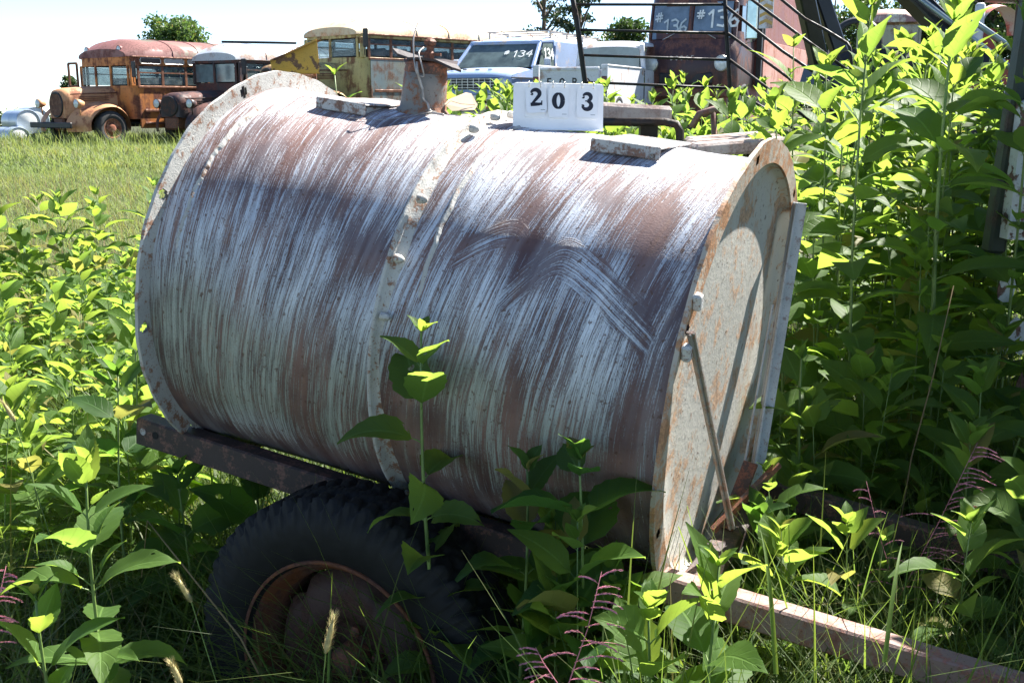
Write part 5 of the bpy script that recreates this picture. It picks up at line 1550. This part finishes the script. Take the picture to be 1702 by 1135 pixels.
def plant(var, x, y, H0, H, label, group, name='tall_weed', dark=False, lean=0.0):
    t = thing(name, label, 'weed', (x, y, gz(x, y) - .01), rnd.uniform(0, 6.28), group)
    s = H / H0
    t.scale = (s * rnd.uniform(.85, 1.1), s * rnd.uniform(.85, 1.1), s)
    t.rotation_euler = (rnd.gauss(0, .06), rnd.gauss(0, .06) + lean, rnd.uniform(0, 6.28))
    for nm, me in zip(('stem', 'foliage'), var):
        o = bpy.data.objects.new(nm, me); COL.objects.link(o); o.parent = t
    return t

VT = variants(9, 1.6, .178, 100, thick=.006, node=.09, first=.12, bushy=1.4, wr=.58, top=.24)
VS = variants(9, .95, .178, 200, thick=.0035, node=.068, first=.08, bushy=1.35, wr=.56)
pts = []
def spaced(x, y, d):
    for a, b in pts:
        if (a - x) ** 2 + (b - y) ** 2 < d * d: return False
    pts.append((x, y)); return True

def blocked(x, y):
    # keep stems out of the tank and the trailer
    q = FRAME.transposed() @ (Vector((x, y, .5)) - MID)
    return -.66 < q.x < .66 and -.52 < q.y < .50

cnt = 0; tries = 0
while cnt < 175 and tries < 9000:
    tries += 1
    y = 3.15 + 6.3 * rnd.random() ** 1.25
    xp = rnd.uniform(985, 1790)
    x = (xp - 851) / 1800 * y * 1.0
    if blocked(x, y) or (x > 1.45 and y < 4.0): continue
    ytop = {0: 150, 1: 142, 2: 130, 3: 110}[min(3, int(max(0, xp - 985) / 170))] + rnd.uniform(-20, 95)
    if y < 4.2: ytop += rnd.uniform(0, 130)
    if not spaced(x, y, .17 + .02 * y): continue
    H = 1.45 + (175 - ytop) / 1800 * y - gz(x, y)
    plant(VT[rnd.randrange(9)], x, y, 1.6, H, 'tall broad-leaved weed crowded in the sunlit thicket behind and right of the tank', 'weeds of the tall thicket')
    cnt += 1
cnt = 0; tries = 0
while cnt < 16 and tries < 900:
    tries += 1
    y = rnd.uniform(3.5, 5.2); xp = rnd.uniform(1390, 1640)
    x = (xp - 851) / 1800 * y
    if blocked(x, y) or not spaced(x, y, .14): continue
    H = 1.45 + (175 - rnd.uniform(50, 105)) / 1800 * y - gz(x, y)
    plant(VT[rnd.randrange(9)], x, y, 1.6, H, 'tall broad-leaved weed crowded in the sunlit thicket behind and right of the tank', 'weeds of the tall thicket')
    cnt += 1
cnt = 0; tries = 0
while cnt < 28 and tries < 900:
    tries += 1
    y = rnd.uniform(4.6, 10); xp = rnd.uniform(690, 985)
    x = (xp - 851) / 1800 * y
    if not spaced(x, y, .3): continue
    ytop = rnd.uniform(138, 178)
    H = 1.45 + (175 - ytop) / 1800 * y - gz(x, y)
    plant(VT[rnd.randrange(9)], x, y, 1.6, H, 'tall weed poking up between the tank and the old vans', 'weeds behind the tank')
    cnt += 1
cnt = 0; tries = 0
while cnt < 122 and tries < 9000:
    tries += 1
    y = 2.45 + 3.6 * rnd.random() ** 1.1
    xp = rnd.uniform(-60, 262)
    x = (xp - 851) / 1800 * y
    if blocked(x, y): continue
    if not spaced(x, y, .10 + .011 * y): continue
    ytop = 300 + (6.0 - y) * 95 + rnd.uniform(-15, 90) + (xp < 60) * 25
    H = max(.45, 1.45 + (175 - ytop) / 1800 * y - gz(x, y))
    plant(VS[rnd.randrange(9)], x, y, .95, H, 'knee-high leafy weed in the bright patch left of the tank', 'weeds of the low patch')
    cnt += 1
# shaded weeds at the foot of the right thicket
cnt = 0; tries = 0
while cnt < 34 and tries < 900:
    tries += 1
    y = rnd.uniform(2.75, 3.5); xp = rnd.uniform(1290, 1720)
    x = (xp - 851) / 1800 * y
    if blocked(x, y) or not spaced(x, y, .15): continue
    plant(VS[rnd.randrange(9)] if rnd.random() < .4 else VT[rnd.randrange(9)], x, y, 1.2, rnd.uniform(.75, 1.25), 'shaded weed at the foot of the thicket, left of the peeling white door', 'shaded weeds at the foot of the thicket')
    cnt += 1

# low weeds round the tongue and under the tank
cnt = 0; tries = 0
while cnt < 46 and tries < 1500:
    tries += 1
    y = rnd.uniform(1.85, 2.75); xp = rnd.uniform(1240, 1760)
    x = (xp - 851) / 1800 * y
    if blocked(x, y) or not spaced(x, y, .12): continue
    plant(VS[rnd.randrange(9)], x, y, .95, rnd.uniform(.45, .78) + .1 * (y > 2.3), 'low weed among the grass beside the trailer tongue', 'low weeds beside the tongue')
    cnt += 1
cnt = 0; tries = 0
while cnt < 22 and tries < 900:
    tries += 1
    y = rnd.uniform(1.55, 2.0); xp = rnd.uniform(885, 1085)
    x = (xp - 851) / 1800 * y
    q = FRAME.transposed() @ (Vector((x, y, .5)) - MID)
    if (q.y > -.44 or (q.x < .33)) or not spaced(x, y, .09): continue
    plant(VS[rnd.randrange(9)], x, y, .95, rnd.uniform(.62, .80), 'leafy weed in the tank shadow between the tyre and the tongue', 'shaded weeds in front of the tank')
    cnt += 1
for k in range(9):  # tall weeds added out of view to shade the tongue and grass
    x, y = 1.28 + .10 * (k % 5) + rnd.uniform(-.04, .04), 2.02 + .11 * (k // 2) + rnd.uniform(-.04, .04)
    plant(VT[rnd.randrange(9)], x, y, 1.6, rnd.uniform(1.45, 1.75), 'tall broad-leaved weed added out of view to shade the tongue', 'unseen weeds added for shade')
# --- grass as blades
def blades(name, X, Y, H, W, bend, mat, segs=4, kind='stuff', var=None, z=None, cat=None, label=None):
    n = len(X)
    az = rng.uniform(0, 2 * np.pi, n)
    bz = rng.normal(0, 1, n)
    t = np.linspace(0, 1, segs + 1)
    Z0 = terr(X, Y) - .01 if z is None else z
    b = bend * rng.uniform(.2, 1.6, n)
    # curve: forward f(t) = b t^2, height sqrt-like
    fx = (b[:, None] * t[None] ** 2) * H[:, None]
    hz = H[:, None] * (t[None] - .35 * np.minimum(b, 1.4)[:, None] * t[None] ** 2.4)
    ca, sa = np.cos(az)[:, None], np.sin(az)[:, None]
    cx = X[:, None] + fx * ca; cy = Y[:, None] + fx * sa; cz_ = Z0[:, None] + hz
    w = W[:, None] * np.maximum(1 - t[None] ** 1.6, .03) * .5
    tw = az[:, None] + np.pi / 2 + bz[:, None] * .5
    ox, oy = np.cos(tw) * w, np.sin(tw) * w
    L = np.stack([cx - ox, cy - oy, cz_], -1); Rr = np.stack([cx + ox, cy + oy, cz_], -1)
    V = np.stack([L, Rr], 2).reshape(-1, 3)
    m = segs + 1
    base = (np.arange(n) * m * 2)[:, None]; k = (np.arange(segs) * 2)[None]
    q = base + k
    F = np.stack([q, q + 1, q + 3, q + 2], -1).reshape(-1, 4)
    va = np.clip(rng.normal(.4, .28, n), 0, 1) if var is None else var
    A = np.repeat(va, m * 2); A = np.stack([A, A, A, np.ones_like(A)], -1)
    o = np_mesh(name, V, F, mat, None, None, True, {'var': A})
    return tag(o, label, cat, kind=kind)

def scatter(n, y0, y1, x0p, x1p, pw=1.0):
    y = y0 + (y1 - y0) * rng.random(n) ** pw
    xp = rng.uniform(x0p, x1p, n)
    return (xp - 851) / 1800 * y * 1.04, y

def clump(X, Y, sc, thr=0.0):
    f = np.sin(X * 3.1 * sc + 1) * np.cos(Y * 2.7 * sc + 2) + .6 * np.sin(X * 7.3 * sc + Y * 5.1 * sc)
    return f

X, Y = scatter(38000, 1.25, 3.6, -150, 1850, 1.2)
f = clump(X, Y, 1)
keep = rng.random(len(X)) < np.clip(.55 + .4 * f, .12, 1)
X, Y = X[keep], Y[keep]
H = .22 + .50 * rng.random(len(X)) ** 1.4 * np.clip(1 + .3 * f[keep], .5, 1.5)
q = (Y < 1.75) & (X > -.50) & (X < .12); H[q] *= .62
blades('grass', X, Y, H, .0045 + .0055 * rng.random(len(X)), .85, M_GRASS, 6)
n_ = 8200; X = rng.uniform(.55, 1.75, n_); Y = rng.uniform(1.30, 2.15, n_)
blades('grass', X, Y, .38 + .36 * rng.random(n_), .004 + .006 * rng.random(n_), .9, M_GRASS, 6)
X, Y = scatter(16000, 3.4, 8.5, -150, 1850, 1.3)
blades('grass', X, Y, .08 + .25 * rng.random(len(X)), .004 + .003 * rng.random(len(X)), .7, M_GRASS, 3)
X, Y = scatter(1600, 1.7, 6.0, -100, 330, 1.0)
blades('dry_grass', X, Y, .12 + .5 * rng.random(len(X)) ** 2, .002 + .002 * rng.random(len(X)), .5, M_DRY, 4)
X, Y = scatter(800, 1.5, 3.6, 900, 1800, 1.0)
blades('dry_grass', X, Y, .08 + .3 * rng.random(len(X)) ** 2, .0018 + .0015 * rng.random(len(X)), .9, M_DRY, 4)
# the open field
X, Y = scatter(60000, 7, 20, -120, 700, 1.0)
f = clump(X, Y, .5)
blades('field_grass', X, Y, .07 + .10 * rng.random(len(X)) * np.clip(1 + .5 * f, .3, 2), .006 + .006 * rng.random(len(X)), .8, M_FIELD, 2, var=np.clip(rng.normal(.5 + .18 * f, .25), 0, 1))
X, Y = scatter(60000, 19, 38, -120, 1100, 1.0)
f = clump(X, Y, .3)
blades('field_grass', X, Y, .10 + .14 * rng.random(len(X)) * np.clip(1 + .5 * f, .3, 2), .014 + .012 * rng.random(len(X)), .7, M_FIELD, 2, var=np.clip(rng.normal(.5 + .18 * f, .25), 0, 1))

X, Y = scatter(900, 5.5, 16, -120, 420, 1.0)
blades('dry_grass', X, Y, .25 + .35 * rng.random(len(X)), .003 + .003 * rng.random(len(X)), .35, M_DRY, 3)
X, Y = scatter(9000, 26, 31.5, -120, 420, 1.0)
k = rng.random(len(X)) < np.clip((Y - 26) / 5, .1, 1) * (.5 + .5 * np.sin(X * 3.3) ** 2)
X, Y = X[k], Y[k]
blades('field_grass', X, Y, .22 + .38 * rng.random(len(X)) ** 2, .014 + .012 * rng.random(len(X)), .5, M_FIELD, 2)
# long bright blades in the near foreground, singly
def long_blade(x0, y0, x1, y1, Y0, Y1, w, label):
    a = px(x0, y0, Y0); b = px(x1, y1, Y1); a.z = min(a.z, gz(a.x, a.y) + .02) if y0 > 1130 else a.z
    m = MB(); rows = []; n = 9
    for i in range(n + 1):
        t = i / n
        p = a.lerp(b, t) + Vector((0, 0, .035 * math.sin(math.pi * t)))
        ww = w * (1 - t ** 2.2) * .5 + .0002
        rows.append([p + Vector((-ww, 0, .0)), p + Vector((0, .0012, -.0005)), p + Vector((ww, 0, .0))])
    m.grid(rows)
    o = m.build('grass_blade', M_LEAF); tag(o, label, 'grass blade', 'long grass blades in the foreground')
    a_ = o.data.attributes.new('var', 'FLOAT_COLOR', 'POINT')
    a_.data.foreach_set('color', np.tile([.9, .9, .9, 1], len(o.data.vertices)).astype(np.float32))
for (a, b, c, d) in ((1440, 1150, 1702, 930), (1380, 1150, 1560, 985), (1470, 1100, 1500, 900), (1390, 1150, 1352, 905), (1530, 1140, 1520, 1010), (1010, 1150, 1045, 1015), (950, 1150, 820, 1010), (740, 1150, 695, 1085), (510, 1150, 552, 950), (590, 1150, 630, 1070),
                     (700, 1150, 655, 1030), (1290, 1120, 1262, 870), (1600, 1145, 1702, 1010), (1100, 1150, 1240, 1060)):
    long_blade(a, b, c, d, 1.45, 1.6, .007, 'long bright blade of grass standing out in the near foreground')

# foxtails, purple panicles, dead stalks
M_FOX = plain('foxtail_bristle', (.42, .36, .17), .8, 0, .3, 60)
M_PUR = plain('purple_spikelets', (.46, .17, .21), .6, 0, .45, 90)
def foxtail(xb, yb, xt, yt, L, Y, label):
    b = px(xb, yb, Y); tp = px(xt, yt, Y); d = (tp - b).normalized()
    g = Vector((b.x - d.x * .3, Y, gz(b.x, Y)))
    t = thing('foxtail_grass', label, 'foxtail grass', g)
    m = MB(); b = b - g; tp = tp - g; m.tube([(0, 0, 0), b * .5 + Vector((.004, 0, 0)), b, tp], [.0011, .001, .0009, .0006], 5); m.build('stem', M_STEM, t)
    m = MB(); e = d.cross(Vector((0, 1, 0))).normalized(); h = d.cross(e); Lh = (tp - b).length
    m.tube([b, b + d * Lh * .2, b + d * Lh * .6, b + d * Lh * .97], [.002, .0045, .004, .001], 7)
    for k in range(330):
        f = rnd.random(); a = rnd.uniform(0, 6.28); o_ = e * math.cos(a) + h * math.sin(a)
        p0 = b + d * Lh * f; rr = .0038; p1 = p0 + (o_ * .0095 + d * .011) * rnd.uniform(.6, 1.1)
        s_ = d.cross(o_) * .00035
        m.add([p0 + o_ * rr * .6 - s_, p0 + o_ * rr * .6 + s_, p1], [(0, 1, 2)])
    m.build('seed_head', M_FOX, t)
foxtail(541, 1085, 556, 1020, .07, 1.52, 'golden foxtail head standing in front of the wheel disc')
foxtail(318, 1000, 292, 955, .05, 1.65, 'greenish foxtail leaning left of the tyre')
foxtail(302, 1140, 284, 1098, .05, 1.5, 'foxtail head at the bottom edge below the tyre')
foxtail(25, 700, 2, 664, .06, 2.2, 'foxtail head at the left edge beside the leafy patch')

def panicle(xb, yb, xt, yt, Y, side, n, Lb, label, seed):
    r_ = random.Random(seed)
    b = px(xb, yb, Y); tp = px(xt, yt, Y); g = Vector((b.x - .02, Y, gz(b.x, Y)))
    t = thing('purple_grass', label, 'flowering grass', g)
    m = MB(); m.tube([(0, 0, 0), (b - g) * .6, b - g, (b - g).lerp(tp - g, .5) + Vector((.006 * side, 0, .006)), tp - g], [.0012, .0011, .001, .0007, .0004], 5)
    sp_ = MB()
    for i in range(n):
        f = i / n; p0 = (b - g).lerp(tp - g, f ** .8)
        sd = side if r_.random() < .72 else -side
        L = Lb * (1 - .55 * f) * r_.uniform(.6, 1.1)
        dirv = Vector((sd * r_.uniform(.7, 1), r_.uniform(-.5, .3), r_.uniform(.1, .8)))
        dirv.normalize(); P = []
        for k in range(9):
            u = k / 8; P.append(p0 + dirv * L * u + Vector((0, 0, -L * .42 * u * u)))
        m.tube(P, .00035, 3, False)
        for k in range(2, 17):
            if r_.random() < .2: continue
            u = k / 16; q = p0 + dirv * L * u + Vector((0, 0, -L * .42 * u * u)) + Vector((r_.uniform(-.001, .001), r_.uniform(-.001, .001), 0))
            dd = (dirv + Vector((0, 0, -.84 * u))).normalized() * .0038; s_ = Vector((0, .0012, .0010)); s2 = Vector((.0008, 0, .0013))
            sp_.add([q - dd, q - s_, q + dd, q + s_, q - s2, q + s2], [(0, 1, 2, 3), (0, 4, 2, 5)])
    m.build('stem', M_PUR, t); sp_.build('spikelets', M_PUR, t)
panicle(1490, 1000, 1625, 735, 2.0, 1, 26, .13, 'drooping purple grass panicle at the lower right below the dark thicket', 1)
panicle(1490, 980, 1440, 800, 2.0, -1, 9, .06, 'slim purple panicle just left of the large one', 2)
panicle(940, 1150, 1000, 950, 1.45, 1, 17, .085, 'sparse pink panicle at the bottom centre right of the tyre', 3)
panicle(930, 1140, 890, 1075, 1.45, -1, 8, .06, 'short pink panicle at the bottom centre nearest the tyre', 4)
panicle(-30, 1080, 10, 940, 1.6, 1, 16, .06, 'purple panicle at the left edge of the foreground', 5)
m = MB(); a = px(1515, 760, 2.3); b = px(1585, 475, 2.3); g = Vector((a.x - .05, 2.3, gz(a.x, 2.3)))
m.tube([g, a, a.lerp(b, .5) + Vector((.004, 0, 0)), b], [.002, .0018, .0015, .001], 5)
tag(m.build('dead_stalk', M_DRY), 'thin straw-coloured dead stalk rising in front of the tallest weed', 'dead stalk')
m = MB(); a = px(245, 865, 1.8); b = px(400, 1060, 1.72)
m.tube([px(235, 960, 1.8), a, a.lerp(b, .35), b, px(430, 1120, 1.7)], [.0008, .0012, .0015, .0017, .0018], 5); m.tube([px(265, 945, 1.78), px(290, 928, 1.78)], .0008, 4)
tag(m.build('dead_stalk', M_DRY), 'bent pale dead stalk lying in the grass left of the tyre', 'dead stalk')

# --- trees far behind
def crown_cloud(centres, n, size, mat, parent, squash=1.0):
    C = []; r = rng
    for (cx, cy, cz_, rad, wt) in centres:
        k = int(n * wt)
        d = r.normal(size=(k, 3)); d /= np.linalg.norm(d, axis=1)[:, None]
        rr = rad * (r.random(k) ** .45)
        # lumpy shell
        lump = 1 + .22 * np.sin(d[:, 0] * 7 + cx) * np.cos(d[:, 2] * 6 + cz_) + .1 * np.sin(d[:, 1] * 13)
        C.append(np.stack([cx + d[:, 0] * rr * lump, cy + d[:, 1] * rr * lump, cz_ + d[:, 2] * rr * lump * squash], -1))
    C = np.concatenate(C); n = len(C)
    a = r.normal(size=(n, 3)); a /= np.linalg.norm(a, axis=1)[:, None]
    b = np.cross(a, r.normal(size=(n, 3))); b /= np.linalg.norm(b, axis=1)[:, None]
    s = size * r.uniform(.5, 1.3, n)[:, None]
    V = np.stack([C - a * s, C - b * s * .5, C + a * s, C + b * s * .5], 1).reshape(-1, 3)
    F = np.arange(n * 4).reshape(n, 4)
    va = np.repeat(np.clip(r.normal(.45, .3, n), 0, 1), 4); A = np.stack([va, va, va, np.ones_like(va)], -1)
    return np_mesh('crown', V, F, mat, parent, None, False, {'var': A})

def tree(name, label, xp, ytop, Y, Hc, Wc, seed, mat, pine=False, n=3500, leaf=.22, group=None, lumps=16, sparse=1.0):
    r = random.Random(seed)
    p = px(xp, ytop, Y); g = gz(p.x, Y); H = p.z - g
    t = thing(name, label, 'tree', (p.x, Y, g - .2), 0, group)
    m = MB()
    m.tube([(0, 0, 0), (.1, 0, H * .3), (-.05, .1, H * .6), (.05, 0, H * .92)], [H * .022 + .08, H * .018 + .06, H * .012 + .04, .04], 8)
    cs = []
    for k in range(lumps):
        f = (k + .5) / lumps
        if pine:
            z = H - Hc * (1 - f); rad = Wc * .5 * (1 - f * .75) * r.uniform(.5, 1.0); a = r.uniform(0, 6.28)
            cx, cy = math.cos(a) * rad, math.sin(a) * rad
            cs.append((cx, cy, z, Wc * .16 * r.uniform(.7, 1.3) * sparse, 1 / lumps))
        else:
            a = r.uniform(0, 6.28); e = r.uniform(-1, 1); rr = r.random() ** .4
            cx, cy = math.cos(a) * Wc * .36 * rr * math.sqrt(1 - e * e * .7), math.sin(a) * Wc * .36 * rr
            z = H - Hc * .5 + e * Hc * .34
            cs.append((cx, cy, z, Wc * .17 * r.uniform(.75, 1.25) * sparse, 1 / lumps))
        zb = max(H * .2, z - Hc * .18)
        m.tube([(0, 0, zb), (cx * .5, cy * .5, (z + zb) / 2 + .1), (cx, cy, z)], [.06 + .004 * H, .05, .02], 5, False)
    m.build('trunk', M_BARK, t)
    crown_cloud(cs, n, leaf, mat, t, .8 if not pine else .45)
    return t
M_TREEL = leaf_mat('light_tree_leaf', (.05, .10, .03), (.09, .15, .04), (.12, .22, .05), False, .5, .35)
tree('deciduous_tree', 'round-crowned tree rising behind the roof of the orange bus', 281, 6, 62, 4.3, 4.1, 1, M_TREEL, n=9000, leaf=.12, lumps=40)
tree('pine_tree', 'distant dark tree glimpsed behind the open bus door', 116, 117, 75, 2.0, 1.6, 2, M_TREE, n=900, leaf=.13)
tree('pine_tree', 'loose dark pine left of the black rack', 905, -40, 60, 6.5, 5.4, 3, M_PINE, True, n=2600, leaf=.12, lumps=26, sparse=.8)
tree('pine_tree', 'taller loose pine behind the upright of the black rack', 965, -90, 58, 8.5, 4.6, 4, M_PINE, True, n=3400, leaf=.12, lumps=30, sparse=.8)
tree('deciduous_tree', 'mid-green tree between the rack and the dark red van', 1042, 8, 62, 6.0, 4.6, 5, M_TREE, n=5200, leaf=.14, lumps=26)
for k, (xp, yt, Y) in enumerate(((1390, -30, 70), (1440, -60, 66), (1500, -20, 68), (1560, -80, 62), (1615, -50, 60), (1660, -90, 58), (1720, -60, 60), (1340, -20, 75), (1000, 60, 80), (1100, 40, 78))):
    tree('deciduous_tree', 'dense dark green tree of the wood beyond the scrapped trucks', xp, yt, Y, 10, 6.0, 30 + k, M_TREE, n=5200, leaf=.17, group='trees of the wood on the right', lumps=30)
for k, (xp, yt, Y) in enumerate(((8, 178, 120), (-30, 172, 120), (66, 184, 140), (86, 186, 150))):
    tree('deciduous_tree', 'far small tree on the low skyline at the left edge', xp, yt, Y, 6, 7.5, 50 + k, M_TREE, n=1400, leaf=.25, group='trees on the left skyline', lumps=12)
